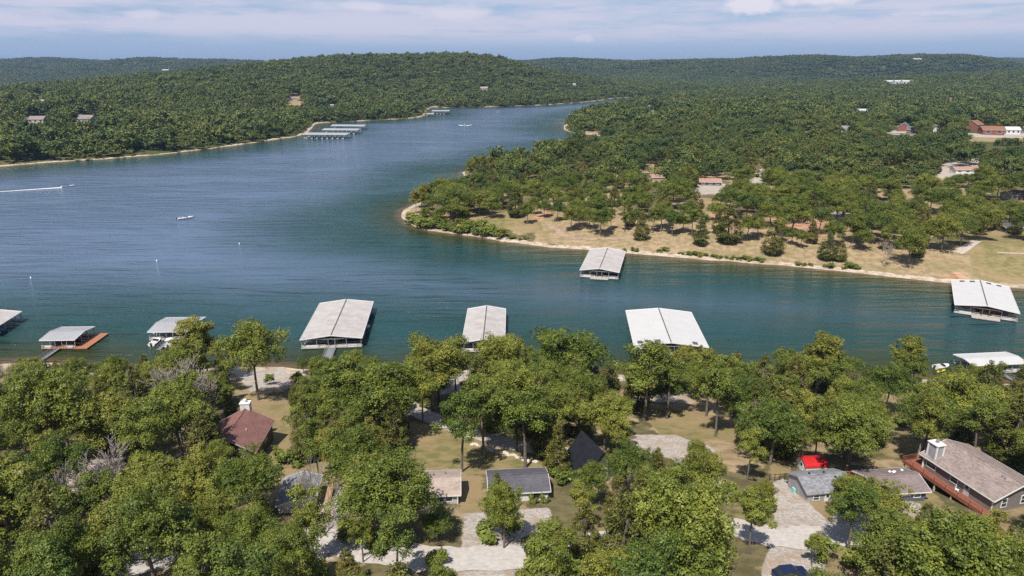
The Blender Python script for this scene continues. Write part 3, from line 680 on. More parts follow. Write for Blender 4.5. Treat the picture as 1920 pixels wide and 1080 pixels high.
# trees that stand out in the photograph: (kind, u, v of the trunk foot, height, width, label)
marked = [('oak', 485, 750, 20, .82, 'tall oak alone in the shore clearing beside the dirt bank'), ('thin', 866, 884, 15.5, 1.05, 'slender oak with bare pale trunk on the lawn below the driveway'),
          ('thin', 1207, 789, 19, 1.25, 'oak with long bare trunk on the dry lawn near the gravel parking'), ('thin', 985, 877, 16.5, 1.2, 'forked oak at the lower edge of the driveway'),
          ('oak', 822, 757, 18, 1.15, 'broad spreading oak between the gangways of two docks'), ('oak', 1062, 745, 18.5, 1.1, 'large bright green oak at the waterline left of the white dock'),
          ('oak', 940, 742, 17, .9, 'dense dark oak beside the forked gangway of the narrow dock'), ('syc', 378, 716, 19, 1.3, 'yellowing sycamore hiding the end of the twin roofed dock'),
          ('syc', 1530, 738, 17, 1.3, 'yellow green sycamore with open top on the right shore'), ('syc', 1692, 728, 15.5, 1.15, 'rounded yellow green sycamore standing out over the cove'),
          ('cedar', 898, 772, 14, 1.2, 'dark cedar above the driveway bend'), ('cedar', 700, 900, 12, 1.1, 'olive cedar in front of the tan roofed cabin deck'), ('cedar', 1455, 850, 15, 1.25, 'tall cedar behind the red roofed shed'), ('cedar', 975, 745, 15.5, 1.0, 'pointed cedar rising between two shore oaks'),
          ('oak', 735, 1020, 14, 1.2, 'big oak spreading before the tan roofed cabin'), ('oak', 945, 1028, 10.5, .68, 'oak standing in the gravel yard beside the dark roofed cabin'), ('thin', 590, 1062, 12.5, .9, 'thin half bare tree before the small grey roofed cabin'), ('oak', 1628, 1010, 9.5, 1.25, 'oak between the grey cabin and the navy cabin'),
          ('oak', 1108, 955, 8.5, .75, 'pale grey green tree in front of the black steep roof'), ('syc', 1830, 1075, 10, 1.2, 'tree turning yellow in the bottom corner below the brown house'),
          ('dead', 330, 812, 19, 1.1, 'bare dead tree with white limbs above the wood by the shore'), ('dead', 395, 815, 17, 1.15, 'leaning bare dead tree beside another dead tree'), ('dead', 235, 960, 13.5, .9, 'bare pale dead tree deep in the left wood'),
          ('dead', 160, 1000, 11, .8, 'small dead tree with drooping bleached twigs'), ('dead', 15, 745, 11, .9, 'grey leafless tree at the left end of the near shore'), ('dead', 603, 1010, 12.5, .5, 'slim dead tree standing before the grey roofed cabin')]
for k, u, v, h, wd, lab in marked:
    p = hit(u, v)
    if p is None: continue
    tree(k, p[0], p[1], h, lab, None, wd); taken.append((p[0], p[1], 1.0 if k == 'dead' else .62))
# woods on the near shore
marks_near = [(76, 97, 'the long brown house'), (50, 96, 'the grey sided cabin'), (62, 97, 'the navy cabin'), (50, 103, 'the red roofed shed'), (-14, 93, 'the tan roofed cabin'), (1, 94, 'the dark roofed white cabin'), (14, 105, 'the black chalet'), (-51, 114, 'the red brown roofed house'), (-33, 91, 'the pale grey roofed cabin'),
              (-69, 97, 'the hidden pale house'), (-54, 172, 'the gangway of the large dock'), (-8, 172, 'the gangway of the narrow dock'), (46, 172, 'the bright white dock'), (-136, 178, 'the dock with the red swim deck'), (-106, 182, 'the twin roofed dock'), (134, 166, 'the cove dock'), (-64, 155, 'the shore clearing'), (-10, 122, 'the driveway'),
              (30, 128, 'the dry lawn'), (22, 76, 'the gravel road'), (-40, 76, 'the gravel road bend'), (-80, 130, 'the two dead trees'), (-62, 86, 'the lone dead tree in the wood'), (100, 130, 'the wooded slope behind the brown house'), (70, 140, 'the wooded slope behind the navy cabin'), (-110, 140, 'the wooded slope below the twin roofed dock')]
marks_pen = [(35, 300, 'the dock below the dirt bank'), (180, 260, 'the white dock on brown posts'), (-50, 395, 'the rocky tip'), (185, 300, 'the boat ramp'), (85, 330, 'the red earth patch')] + [(*hit(u, v)[:2], n) for u, v, n in ((1231, 337, 'the small pink roofed house'), (1330, 346, 'the long pink roofed house'), (1808, 324, 'the low white walled house'), (1905, 372, 'the brown roofed house'), (1737, 394, 'the utility pole'), (1225, 320, 'the tan clearing'), (1050, 420, 'the dirt track'))]
def say(kind, h, x, y, marks, wood):
    d, n = min((math.hypot(a - x, b - y), m_) for a, b, m_ in marks)
    what = {'oak': ('low', 'tall')[h > 13.5] + ' green oak', 'thin': ('short', 'tall')[h > 12] + ' slim oak', 'cedar': ('small', 'tall')[h > 11] + ' dark cedar', 'syc': 'yellow green waterside tree'}[kind]
    lab = what + ' near ' + n + ' in the ' + wood
    return lab, what + 's near ' + n
cnt = {}
labs_near = {'oak': ('green oak in the wood sloping down to the near shore', 'oaks of the near wood'), 'cedar': ('dark olive cedar among the oaks of the near wood', 'cedars of the near wood'),
             'thin': ('thin crowned young oak in the near wood', 'young oaks of the near wood'), 'syc': ('yellow green sycamore along the near waterline', 'sycamores of the near shore')}
r = np.random.default_rng(21)
ys = r.uniform(56, 178, 9000); xs = r.uniform(-1.02, 1.02, 9000) * (ys * .78 + 16); Zs, iNs, iFs, dNs, dFs = fast(np.column_stack([xs, ys]), True)
for q in range(9000):
    x, y, z, dN = xs[q], ys[q], Zs[q:q + 1], dNs[q:q + 1]
    if not iNs[q] or dN[0] < 2.5: continue
    k = r.choice(['oak', 'cedar', 'thin', 'syc'], p=[.70, .16, .13, .01]) if dN[0] > 12 else r.choice(['oak', 'cedar', 'thin', 'syc'], p=[.5, .16, .2, .14])
    h = float(np.clip(r.normal(13.2, 3.0), 7.5, 19)); h = h * .85 if k == 'cedar' else h
    wd = r.uniform(.85, 1.15); cr = {'oak': .39, 'cedar': .29, 'thin': .29, 'syc': .27}[k] * h * wd
    if not free(x, y, (7.3 if x < -18 else 8.2) if k == 'oak' else 5.5): continue
    if any((x - a) ** 2 + (y - b) ** 2 < c * c for a, b, c in feet): continue
    if crown_block(x, y, z[0], h, cr, clear_near) > .03:
        h *= .62; cr *= .62
        if k == 'syc' or crown_block(x, y, z[0], h, cr, clear_near) > .04: continue
    tree(k, x, y, h, *say(k, h, x, y, marks_near, 'near wood'), wide=wd, z=float(z[0])); taken.append((x, y, None)); cnt[k] = cnt.get(k, 0) + 1
print('near trees', cnt)

r = np.random.default_rng(77); ys = r.uniform(62, 172, 700); xs = r.uniform(-1, 1, 700) * (ys * .76 + 10); Zs, iNs, iFs, dNs, dFs = fast(np.column_stack([xs, ys]), True); nsh = 0
for x, y, z, ok, d in zip(xs, ys, Zs, iNs, dNs):
    if not ok or d < 3 or nsh >= 150 or any((x - a) ** 2 + (y - b) ** 2 < (c + 1.5) ** 2 for a, b, c in feet): continue
    U, V, D = px(np.array([[x, y, z]]))
    if in_px(U, V, clear_near[1:])[0] and r.random() < .93: continue
    k, g = min((math.hypot(a - x, b - y), m_) for a, b, m_ in marks_near)
    tree('shrub', x, y, r.uniform(1.0, 3.2), 'low leafy bush near ' + g, 'bushes near ' + g, r.uniform(.8, 1.6), z=float(z)); nsh += 1
# trees on the open bank of the peninsula
bank = [('oak', 967, 398, 9, .9), ('oak', 989, 420, 10, .9), ('oak', 1002, 402, 9, .8), ('oak', 1070, 434, 12, .85), ('oak', 1045, 415, 10, .9), ('oak', 1125, 442, 12, 1.0), ('oak', 1105, 430, 10, .9), ('thin', 1171, 435, 9, 1.0), ('thin', 1224, 437, 10.5, 1.1), ('oak', 1195, 428, 9, .8), ('oak', 1260, 442, 11, .9),
        ('thin', 1297, 443, 12.5, 1.15), ('cedar', 1365, 455, 15.5, 1.35), ('cedar', 1447, 476, 13, 1.25), ('oak', 1484, 460, 7, .8), ('oak', 1501, 466, 7.5, .8), ('cedar', 1550, 487, 10.5, 1.2), ('cedar', 1573, 489, 8.5, 1.2), ('dead', 1660, 501, 10.5, .6), ('oak', 1702, 500, 15, .85), ('oak', 1598, 457, 13, 1.0), ('oak', 1632, 457, 13, 1.0),
        ('oak', 1690, 468, 13, 1.0), ('oak', 1765, 471, 14, 1.0), ('oak', 1838, 451, 13.5, 1.1), ('oak', 1535, 440, 12, .9)] + [(('oak', 'oak', 'thin', 'cedar')[i % 4], u, v, 8.5 + (i * 37 % 30) / 10, 1.0) for i, (u, v) in enumerate(((1020, 408), (1085, 425), (1145, 433), (1180, 425), (1240, 431), (1280, 437), (1320, 441), (1345, 438), (1400, 452), (1420, 446), (1465, 456), (1520, 457), (1560, 464), (1615, 470), (1655, 472), (1720, 482), (1740, 467), (1800, 462)))]
for k, u, v, h, wd in bank:
    p = hit(u, v)
    lab = {'oak': 'oak on the dry open bank of the peninsula', 'thin': 'slim oak with visible trunk on the dry peninsula bank', 'cedar': 'rounded cedar standing on the open peninsula bank', 'dead': 'bare grey tree with pale trunk on the peninsula bank'}[k]
    if k == 'oak': lab = say('oak', h * 1.2, p[0], p[1], marks_pen, '')[0].replace(' in the ', ' on the open bank')
    tree(k, p[0], p[1], h * 1.2, lab, 'trees on the open peninsula bank' + ('' if k == 'oak' else ' ' + k), wd); taken.append((p[0], p[1], None))
# wooded peninsula: gather spots, largest in view become single trees
spots = []
cell = {}
def cfree(x, y, d):
    i, j = int(x // 9), int(y // 9)
    for a in (i - 1, i, i + 1):
        for b in (j - 1, j, j + 1):
            for (p, q) in cell.get((a, b), ()):
                if (p - x) ** 2 + (q - y) ** 2 < d * d: return False
    return True
for a, b, c in taken: cell.setdefault((int(a // 9), int(b // 9)), []).append((a, b))
def sow(n, y0, y1, dmin, x0=-.82, x1=.82, hm=11.5, hs=1.8, seed=5, marg=30):
    r = np.random.default_rng(seed); out = []
    y = np.sqrt(r.uniform(y0 ** 2, y1 ** 2, n)); x = r.uniform(x0, x1, n) * y + r.uniform(-marg, marg, n)
    P = np.column_stack([x, y]); z, iN, iF, dN, dF = fast(P, True)
    hs_ = np.clip(r.normal(hm, hs, n), 7, 18.5)
    hs_ = np.where(dF < 14, hs_ * .7, hs_)
    ok = iF & ~((np.abs(x - 110) < 45) & (np.abs(y - 905) < 25)) & (dF > 2.0 + 5.0 * np.clip(.35 + lump(P, 90, 51), 0, 1))
    for zc in (.25, .45, .65, .82, .98):
        for sx in (-.3, 0, .3):
            U, V, D = px(np.column_stack([x + sx * hs_, y, z + hs_ * zc])); ok &= ~in_px(U, V, clear_far)
    ok &= ~((y < 700) & (lump(P, 75, 61) + .35 * lump(P, 28, 62) > .24))
    for i in np.where(ok)[0]:
        if cfree(x[i], y[i], dmin): cell.setdefault((int(x[i] // 9), int(y[i] // 9)), []).append((x[i], y[i])); out.append((x[i], y[i], z[i], hs_[i], dF[i]))
    return out
pen = sow(16000, 225, 520, 11.2, -.35, .85, 13.4, 2.6, 6) + sow(20000, 520, 900, 10.4, -.35, .85, 13.2, 2.8, 16)
U, V, D = px(np.array([s[:3] for s in pen]))
vis = (U > -40) & (U < 1960)
order = np.argsort(np.where(vis, D, 1e9))
lim = {'oak': 0, 'cedar': 0, 'syc': 0}; rest = []
labs_pen = {'oak': ('oak in the thin wood of the peninsula across the cove', 'oaks of the peninsula wood'), 'cedar': ('dark cedar in the wood of the peninsula across the cove', 'cedars of the peninsula wood'),
            'syc': ('yellow green tree on the waterline of the peninsula', 'shore trees of the peninsula')}
n_oak_left = 292 - cnt.get('oak', 0)
for i in order:
    x, y, z, h, d = pen[i]; k = 'syc' if (d < 13 and random.random() < .7) else ('cedar' if random.random() < .2 else 'oak')
    cap = {'oak': min(200, max(0, n_oak_left - 40)), 'cedar': 70, 'syc': 40}[k]
    if vis[i] and lim[k] < cap: tree(k, x, y, h * (.9 if k == 'syc' else 1), *say(k, h, x, y, marks_pen, 'peninsula wood'), wide=random.uniform(1.0, 1.3), z=z); lim[k] += 1
    else: rest.append(pen[i])
print('peninsula', lim, 'rest', len(rest))

# ---- far woods: one mass each, many small crowns set out by geometry nodes
def proto_col(name, protos):
    c = bpy.data.collections.new(name)
    for i, me in enumerate(protos):
        o = bpy.data.objects.new('%s_%02d' % (name, i), me); c.objects.link(o)
    return c
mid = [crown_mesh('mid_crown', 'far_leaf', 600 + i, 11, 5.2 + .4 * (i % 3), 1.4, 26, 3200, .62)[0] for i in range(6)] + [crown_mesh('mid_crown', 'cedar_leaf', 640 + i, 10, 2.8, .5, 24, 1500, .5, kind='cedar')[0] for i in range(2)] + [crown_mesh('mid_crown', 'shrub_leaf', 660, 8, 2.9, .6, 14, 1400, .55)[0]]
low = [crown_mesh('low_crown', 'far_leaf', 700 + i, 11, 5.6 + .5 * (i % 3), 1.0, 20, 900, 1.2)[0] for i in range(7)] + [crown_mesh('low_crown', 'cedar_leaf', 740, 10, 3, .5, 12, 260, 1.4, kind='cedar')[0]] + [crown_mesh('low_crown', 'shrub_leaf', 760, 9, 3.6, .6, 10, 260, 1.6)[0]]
def clump(seed):
    r = np.random.default_rng(seed); VV = []; QQ = []; TT_ = []; k = 0
    for a in range(16):
        V, Q, ti, c = crown_data(seed * 50 + a, 12, 5.2, 1, 5, 34, 4.2)
        V = V + [r.uniform(-17, 17), r.uniform(-17, 17), r.uniform(-1.5, 1.5)]; VV.append(V); QQ.append(Q + k); k += len(V); TT_.append(np.clip(ti + r.normal(0, .15), 0, 1))
    return np_mesh('clump', np.vstack(VV), np.vstack(QQ), 'far_leaf', {'tint': ('FACE', np.concatenate(TT_))})
COLS = {'mid': proto_col('mid_crowns', mid), 'low': proto_col('low_crowns', low), 'clump': proto_col('wood_clumps', [clump(i) for i in range(5)])}
def scatter(name, pts, col, label, cat='wood'):
    """pts: x, y, z, scale, index"""
    P = np.array(pts); me = bpy.data.meshes.new(name); me.vertices.add(len(P)); me.vertices.foreach_set('co', P[:, :3].astype(np.float32).ravel())
    sv = (P[:, 3:4] * rng.uniform([.78, .78, .72], [1.4, 1.4, 1.22], (len(P), 3))).astype(np.float32)
    a = me.attributes.new('size', 'FLOAT_VECTOR', 'POINT'); a.data.foreach_set('vector', sv.ravel())
    for an, ty, arr in (('which', 'INT', P[:, 4].astype(np.int32)), ('turn', 'FLOAT', rng.uniform(0, 6.28, len(P)).astype(np.float32))):
        a = me.attributes.new(an, ty, 'POINT'); a.data.foreach_set('value', arr)
    o = bpy.data.objects.new(name, me); COL.objects.link(o); tag(o, label, cat, None, 'stuff')
    g = bpy.data.node_groups.new(name, 'GeometryNodeTree')
    g.interface.new_socket('Geometry', in_out='INPUT', socket_type='NodeSocketGeometry'); g.interface.new_socket('Geometry', in_out='OUTPUT', socket_type='NodeSocketGeometry')
    N = g.nodes; gi = N.new('NodeGroupInput'); go = N.new('NodeGroupOutput'); iop = N.new('GeometryNodeInstanceOnPoints'); ci = N.new('GeometryNodeCollectionInfo')
    ci.inputs['Collection'].default_value = COLS[col]; ci.inputs['Separate Children'].default_value = True; ci.inputs['Reset Children'].default_value = True
    def na(n, ty):
        q = N.new('GeometryNodeInputNamedAttribute'); q.data_type = ty; q.inputs['Name'].default_value = n; return q.outputs[0]
    cx = N.new('ShaderNodeCombineXYZ'); g.links.new(na('turn', 'FLOAT'), cx.inputs[2])
    g.links.new(gi.outputs[0], iop.inputs['Points']); g.links.new(ci.outputs[0], iop.inputs['Instance']); iop.inputs['Pick Instance'].default_value = True
    g.links.new(na('which', 'INT'), iop.inputs['Instance Index']); g.links.new(na('size', 'FLOAT_VECTOR'), iop.inputs['Scale']); g.links.new(cx.outputs[0], iop.inputs['Rotation'])
    g.links.new(iop.outputs[0], go.inputs[0]); md = o.modifiers.new('scatter', 'NODES'); md.node_group = g
    return o
def pick(s, lowset=False):
    nb = 7 if lowset else 6
    if s[4] < 16 and rng.random() < .6: return 8
    return int(rng.integers(nb, 8)) if rng.random() < .16 else int(rng.integers(0, nb))
scatter('peninsula_wood', [(*s[:2], s[2] - .3, s[3] / 10.2, pick(s)) for s in rest], 'mid', 'mixed green wood covering the back of the peninsula')
lft = sow(60000, 560, 1300, 8.6, -.85, .05, 12.4, 3.0, 7) + sow(120000, 1300, 2500, 9.4, -.85, .05, 12.8, 3.0, 8)
scatter('hillside_wood', [(*s[:2], s[2] - .5, s[3] / 9.6, pick(s, True)) for s in lft], 'low', 'continuous green oak wood on the hills across the lake')
rgt = sow(80000, 880, 2600, 9.6, .05, .85, 12.6, 3.0, 9)
scatter('lowland_wood', [(*s[:2], s[2] - .5, s[3] / 9.6, pick(s, True)) for s in rgt], 'low', 'flat green wood stretching back behind the village')
P = []
r = np.random.default_rng(12)
for y0, y1, n in ((2450, 4200, 34000), (4200, 9500, 42000)):
    y = np.sqrt(r.uniform(y0 ** 2, y1 ** 2, n)); x = r.uniform(-.86, .86, n) * y; z, iN, iF, dN, dF = fast(np.column_stack([x, y]), True)
    s = .95 if y0 < 3000 else 1.4
    for i in np.where(iF & (dF > 30))[0]: P.append((x[i], y[i], z[i] - 1, s * r.uniform(.8, 1.15), r.integers(0, 5))) if True else None
scatter('distant_wood', P, 'clump', 'bluish wooded ridges along the horizon')
print('far', len(lft), len(rgt), len(P))
# shrubs along the shores
shr = [(1235, 474), (1247, 472), (1278, 478), (1292, 480), (1308, 481), (1322, 481), (1340, 484), (1350, 485), (1362, 486), (1375, 487), (1388, 488), (1400, 489), (1412, 490), (1425, 491), (1497, 499), (1508, 500), (1520, 500), (1555, 503), (1583, 506), (1607, 507), (1595, 503), (1170, 473), (1190, 473), (975, 452), (962, 449), (985, 450),
       (940, 446), (925, 444), (910, 442), (895, 441), (880, 438), (862, 437), (848, 434), (832, 432), (815, 430), (800, 427), (785, 424), (775, 418), (770, 408), (790, 412), (805, 416), (820, 420), (835, 424), (850, 428), (865, 420), (880, 430), (900, 434), (920, 437)]
for u, v in shr:
    p = hit(u, v - 1.5)
    if p is not None and p[2] > .02: tree('shrub', p[0], p[1], (random.uniform(2.2, 5.5) if u < 960 else random.uniform(1.1, 2.3)), 'bright green bush on the pale shoreline of the peninsula', 'bushes along the peninsula shore', random.uniform(1.2, 2.2), z=p[2])
for u, v, h, k in [(780, 401, 15, 'syc'), (793, 396, 15, 'syc'), (812, 402, 12, 'oak'), (832, 393, 16, 'syc'), (852, 398, 15, 'cedar'), (845, 410, 12, 'oak'), (868, 404, 12, 'cedar'), (800, 415, 8, 'oak'), (825, 418, 9, 'oak'), (862, 392, 15, 'oak'), (880, 338, 16, 'syc'), (893, 334, 18, 'syc'), (905, 330, 17, 'syc'), (918, 326, 15, 'syc'), (890, 328, 16, 'syc')]:
    p = hit(u, v)
    tree(k, p[0], p[1], h, {'syc': 'yellow green tree at the rocky tip of the peninsula', 'oak': 'low oak at the rocky tip of the peninsula', 'cedar': 'cedar at the rocky tip of the peninsula'}[k], 'trees at the peninsula tip ' + k, 1.0)

# ------------------------------------------------------------------ boat docks
def dup_mesh(fn, cache={}):
    return fn
POST = {}
def post_mesh(h, w_, m):
    k = (round(h, 2), w_, m)
    if k not in POST: POST[k] = MB().box(-w_ / 2, -w_ / 2, 0, w_ / 2, w_ / 2, h).mesh('post', m)
    return POST[k]
def hull_mb(L, W, H, dark=False):
    """lofted boat hull, bow towards +x"""
    b = MB(); xs = [-.5, -.25, 0, .2, .35, .45, .5]; ws = [.46, .5, .5, .46, .33, .16, .015]; sh = [0, 0, .02, .06, .12, .18, .22]
    k = 0; n = len(xs)
    for x, w_, s_ in zip(xs, ws, sh):
        w2 = w_ * W; z1 = H * (1 + s_ * 1.6)
        b.v += [(x * L, -w2, z1), (x * L, -w2 * .82, H * .25), (x * L, 0, -.15 + s_ * H), (x * L, w2 * .82, H * .25), (x * L, w2, z1), (x * L, w2 * .86, z1 + .02), (x * L, -w2 * .86, z1 + .02)]
    for i in range(n - 1):
        for j in range(7):
            a = i * 7 + j; c = i * 7 + (j + 1) % 7
            if j == 5: continue
            b.f.append((a, a + 7, c + 7, c))
    b.f.append((0, 1, 2, 3, 4, 5, 6)); return b
def boat(x, y, rz, label, L=6.2, W=2.3, hull='boat_white', z=0.0, canopy=None, group=None, glass=True):
    o = empty('motor_boat', (x, y, z), rz, label, 'boat', group); H = .75
    hull_mb(L, W, H).build('hull', hull, o)
    MB().box(-.46 * L, -.40 * W, .25, .12 * L, .40 * W, .42).build('cockpit_floor', 'canvas_tan', o)
    MB().add([(.12 * L, -.43 * W, H * 1.06), (.34 * L, -.28 * W, H * 1.2), (.47 * L, 0, H * 1.36), (.34 * L, .28 * W, H * 1.2), (.12 * L, .43 * W, H * 1.06), (.12 * L, 0, H * 1.14)], [(0, 1, 2, 5), (5, 2, 3, 4)]).build('foredeck', hull, o)
    if glass:
        ws = MB().add([(.12 * L, -.42 * W, H * 1.04), (.16 * L, 0, H * 1.1), (.12 * L, .42 * W, H * 1.04), (.05 * L, .38 * W, H + .5), (.08 * L, 0, H + .55), (.05 * L, -.38 * W, H + .5)], [(0, 1, 4, 5), (1, 2, 3, 4)]).build('windshield', 'glass', o)
    for sx in (-.12, -.33):
        st = MB().box(sx * L - .3, -.36 * W, .42, sx * L + .3, .36 * W, .75).box(sx * L - .32, -.36 * W, .75, sx * L - .18, .36 * W, 1.1).build('seat', 'boat_white', o)
    MB().box(-.56 * L, -.2, .2, -.48 * L, .2, 1.15).box(-.55 * L, -.06, -.3, -.51 * L, .06, .2).build('outboard_motor', 'boat_dark', o)
    if canopy:
        c = MB().add([(-.4 * L, -.42 * W, 2.0), (.02 * L, -.42 * W, 2.05), (.02 * L, 0, 2.2), (-.4 * L, 0, 2.15), (.02 * L, .42 * W, 2.05), (-.4 * L, .42 * W, 2.0)], [(0, 1, 2, 3), (3, 2, 4, 5)]).build('canopy', canopy, o)
        for sx in (-.38, 0):
            for sy in (-.4, .4): put('canopy_post', post_mesh(1.35, .05, 'galv_steel'), o, (sx * L, sy * W, .7))
    return o
def dock(x, y, ang, L, W, label, roofm='metal_roof', steel='galv_steel', deckm='dock_wood', ridge_along=True, eave=3.1, rise=1.15, slips=9, panels=(), gang=None, swim=None, front=None, seam=True, detail=True, group=None):
    """roofed floating dock; origin at the middle of the shoreward end, +x runs out over the water"""
    o = empty('boat_dock', (x, y, 0), ang, label, 'boat dock', group); h2 = W / 2
    for s in (-1, 1):
        if ridge_along: q = [(-.4, 0, eave + rise), (L + .4, 0, eave + rise), (L + .4, s * (h2 + .4), eave), (-.4, s * (h2 + .4), eave)]
        else:
            q = [(L / 2, -h2 - .4, eave + rise), (L / 2, h2 + .4, eave + rise), (L / 2 + s * (L / 2 + .4), h2 + .4, eave), (L / 2 + s * (L / 2 + .4), -h2 - .4, eave)]
        if (Vector(q[1]) - Vector(q[0])).cross(Vector(q[3]) - Vector(q[0])).z < 0: q = [q[0], q[3], q[2], q[1]]
        rp = MB().slab(q, .09).build('roof_panel', roofm, o)
        if detail:                                                   # standing ribs of the sheet metal
            rb = MB(); A_, B_ = (Vector((0, 0, eave + rise + .02)), None)
            if ridge_along:
                for k in range(int(L / .95) + 1):
                    xx = -.2 + k * .95; rb.bar((xx, s * .25, eave + rise - .25 / h2 * rise + .02), (xx, s * (h2 + .35), eave + .03), .10, .07)
            else:
                for k in range(int(W / .95) + 1):
                    yy = -h2 - .2 + k * .95; rb.bar((L / 2 + s * .25, yy, eave + rise - .02), (L / 2 + s * (L / 2 + .35), yy, eave + .03), .10, .07)
            rb.build('roof_rib', roofm, rp)['kind'] = 'stuff'
        # edge trim
        if ridge_along:
            MB().bar((-.4, s * (h2 + .42), eave - .03), (L + .4, s * (h2 + .42), eave - .03), .1, .26).build('fascia', 'white_paint', o)
            for xx in (-.42, L + .42): MB().bar((xx, 0, eave + rise), (xx, s * (h2 + .4), eave), .1, .26).build('rake_trim', 'white_paint', o)
        else:
            MB().bar((L / 2 + s * (L / 2 + .42), -h2 - .4, eave - .03), (L / 2 + s * (L / 2 + .42), h2 + .4, eave - .03), .1, .22).build('fascia', 'white_paint', o)
            for yy in (-h2 - .42, h2 + .42): MB().bar((L / 2, yy, eave + rise), (L / 2 + s * (L / 2 + .4), yy, eave), .1, .22).build('rake_trim', 'white_paint', o)
    if seam:
        if ridge_along: MB().box(-.45, -.16, eave + rise + .0, L + .45, .16, eave + rise + .08).build('ridge_cap', 'dark_seam', o)
        else: MB().box(L / 2 - .12, -h2 - .45, eave + rise + .0, L / 2 + .12, h2 + .45, eave + rise + .08).build('ridge_cap', roofm, o)
    for i, (fx, fy) in enumerate(panels):                            # dark panels lying on the roof
        zz = eave + rise - abs(fy) / h2 * rise
        a = math.atan2(rise, h2) * (-1 if fy > 0 else 1); dx = 1.0; dy = .75
        MB().slab([(fx - dx, fy - dy, zz + .16 + (dy * rise / h2) * (1 if fy > 0 else -1)), (fx + dx, fy - dy, zz + .16 + (dy * rise / h2) * (1 if fy > 0 else -1)), (fx + dx, fy + dy, zz + .16 - (dy * rise / h2) * (1 if fy > 0 else -1)), (fx - dx, fy + dy, zz + .16 - (dy * rise / h2) * (1 if fy > 0 else -1))], .06).build('roof_hatch', 'dark_seam', o)
    n = slips; pitch = L / n
    pm = post_mesh(eave - .45, .16, steel)
    for k in range(n + 1):
        for yy in (-h2, h2): put('post', pm, o, (k * pitch, yy, .45))
        if k % 2 == 0 or k == n:
            for yy in (-1.0, 1.0): put('post', pm, o, (k * pitch, yy, .45))
    for yy in (-h2 * .5, h2 * .5):
        for xx in (0, L): put('post', pm, o, (xx, yy, .45))
    # frames, walkways and floats
    tr = MB()
    for xx in (0, L):
        tr.bar((xx, -h2, eave - .12), (xx, h2, eave - .12), .12, .2)
        for k in range(-4, 5): yk = k * h2 / 4.5; tr.bar((xx, yk, eave - .1), (xx, yk, eave + rise * (1 - abs(yk) / h2) - .12 if ridge_along else eave + .02), .06)
    for k in range(1, n): tr.bar((k * pitch, -h2, eave - .12), (k * pitch, h2, eave - .12), .1, .16)
    tr.build('truss', steel, o)
    MB().box(-.6, -h2 - .2, .32, 1.3, h2 + .2, .5).build('walkway', deckm, o)
    MB().box(1.303, -1.1, .322, L, 1.1, .498).build('walkway', deckm, o)
    fl = MB(); fl.box(-.5, -h2, -.3, 1.2, h2, .318); fl.box(1.25, -1.0, -.3, L - .1, 1.0, .318); fl.build('float', 'float_black', o)
    for k in range(1, n + 1):
        for s in (-1, 1):
            f = MB().box(k * pitch - .4, min(s * 1.103, s * h2), .324, k * pitch + .4, max(s * 1.103, s * h2), .496).build('finger_pier', deckm, o)
    # railing at the shoreward end
    rl = MB()
    for a, b in ((-h2, -1.6), (1.6, h2)):
        for zz in (.95, 1.4): MB().bar((-.5, a, zz), (-.5, b, zz), .06).build('rail', 'white_paint', o)
    for k in range(9):
        yy = -h2 + k * W / 8
        if abs(yy) > 1.2: put('rail_post', post_mesh(.92, .07, 'white_paint'), o, (-.5, yy, .5))
    MB().box(-.38, h2 * .45, .5, .1, h2 * .85, 1.05).build('storage_box', 'white_paint', o); MB().box(-.38, -h2 * .85, .5, .1, -h2 * .55, .95).build('storage_box', 'white_paint', o)
    if front: MB().box(-.5, h2 - front, .52, .0, h2, eave - .25).build('end_wall', 'white_paint', o)
    if gang:
        gx, gw = gang; g = MB()
        zend = zg(*(np.array([x, y]) + np.array([math.cos(ang), math.sin(ang)]) * (-gx))); a, b = (-.62, .42), (-gx, max(zend, .1) + .15)
        for s in (-1, 1):
            g.bar((a[0], s * gw, a[1] + .05), (b[0], s * gw, b[1] + .05), .1, .16); g.bar((a[0], s * gw, a[1] + 1.1), (b[0], s * gw, b[1] + 1.1), .07)
            nb = max(3, int(gx / 1.5))
            for k in range(nb + 1):
                t_ = k / nb; xx = a[0] + (b[0] - a[0]) * t_; zz = a[1] + (b[1] - a[1]) * t_; g.bar((xx, s * gw, zz), (xx, s * gw, zz + 1.1), .06)
                if k < nb: x2 = a[0] + (b[0] - a[0]) * (k + 1) / nb; z2 = a[1] + (b[1] - a[1]) * (k + 1) / nb; g.bar((xx, s * gw, zz), (x2, s * gw, z2 + 1.1), .05)
        g.slab([(a[0], gw, a[1] + .06), (b[0], gw, b[1] + .06), (b[0], -gw, b[1] + .06), (a[0], -gw, a[1] + .06)], .08)
        g.build('gangway', 'galv_steel', o)
    if swim:
        x0, y0, x1, y1 = swim; MB().box(x0, y0, .30, x1, y1, .52).build('swim_platform', 'dock_red' if deckm == 'dock_red' else 'dock_wood', o)
        MB().box(x0 + .1, y0 + .1, -.3, x1 - .1, y1 - .1, .298).build('float', 'float_black', o)
    return o
dk1 = dock(-54.2, 190.3, R(95.2), 33, 17.5, 'large dock with pale two slope metal roof and white railed gangway', gang=(15, 1.3), slips=9)
dk2 = dock(-8.5, 187.3, R(90), 29.3, 12, 'narrow long dock with pale grey metal roof between the two wider ones', gang=(13, .7), slips=8)
dk3 = dock(46.4, 184.6, R(85.4), 29.5, 20.8, 'bright white roofed dock with dark square hatches along its near eave', 'metal_roof_white', gang=(12, .8), slips=8, panels=((1.6, 3.6), (1.6, 6.2), (1.6, 8.8), (1.6, -7.2)), front=2.2)
dk4 = dock(35.0, 262.3, R(76.8), 33.3, 15, 'pale roofed dock moored below the dirt bank of the peninsula', swim=(-2.6, -3.8, -.62, 3.4), slips=9)
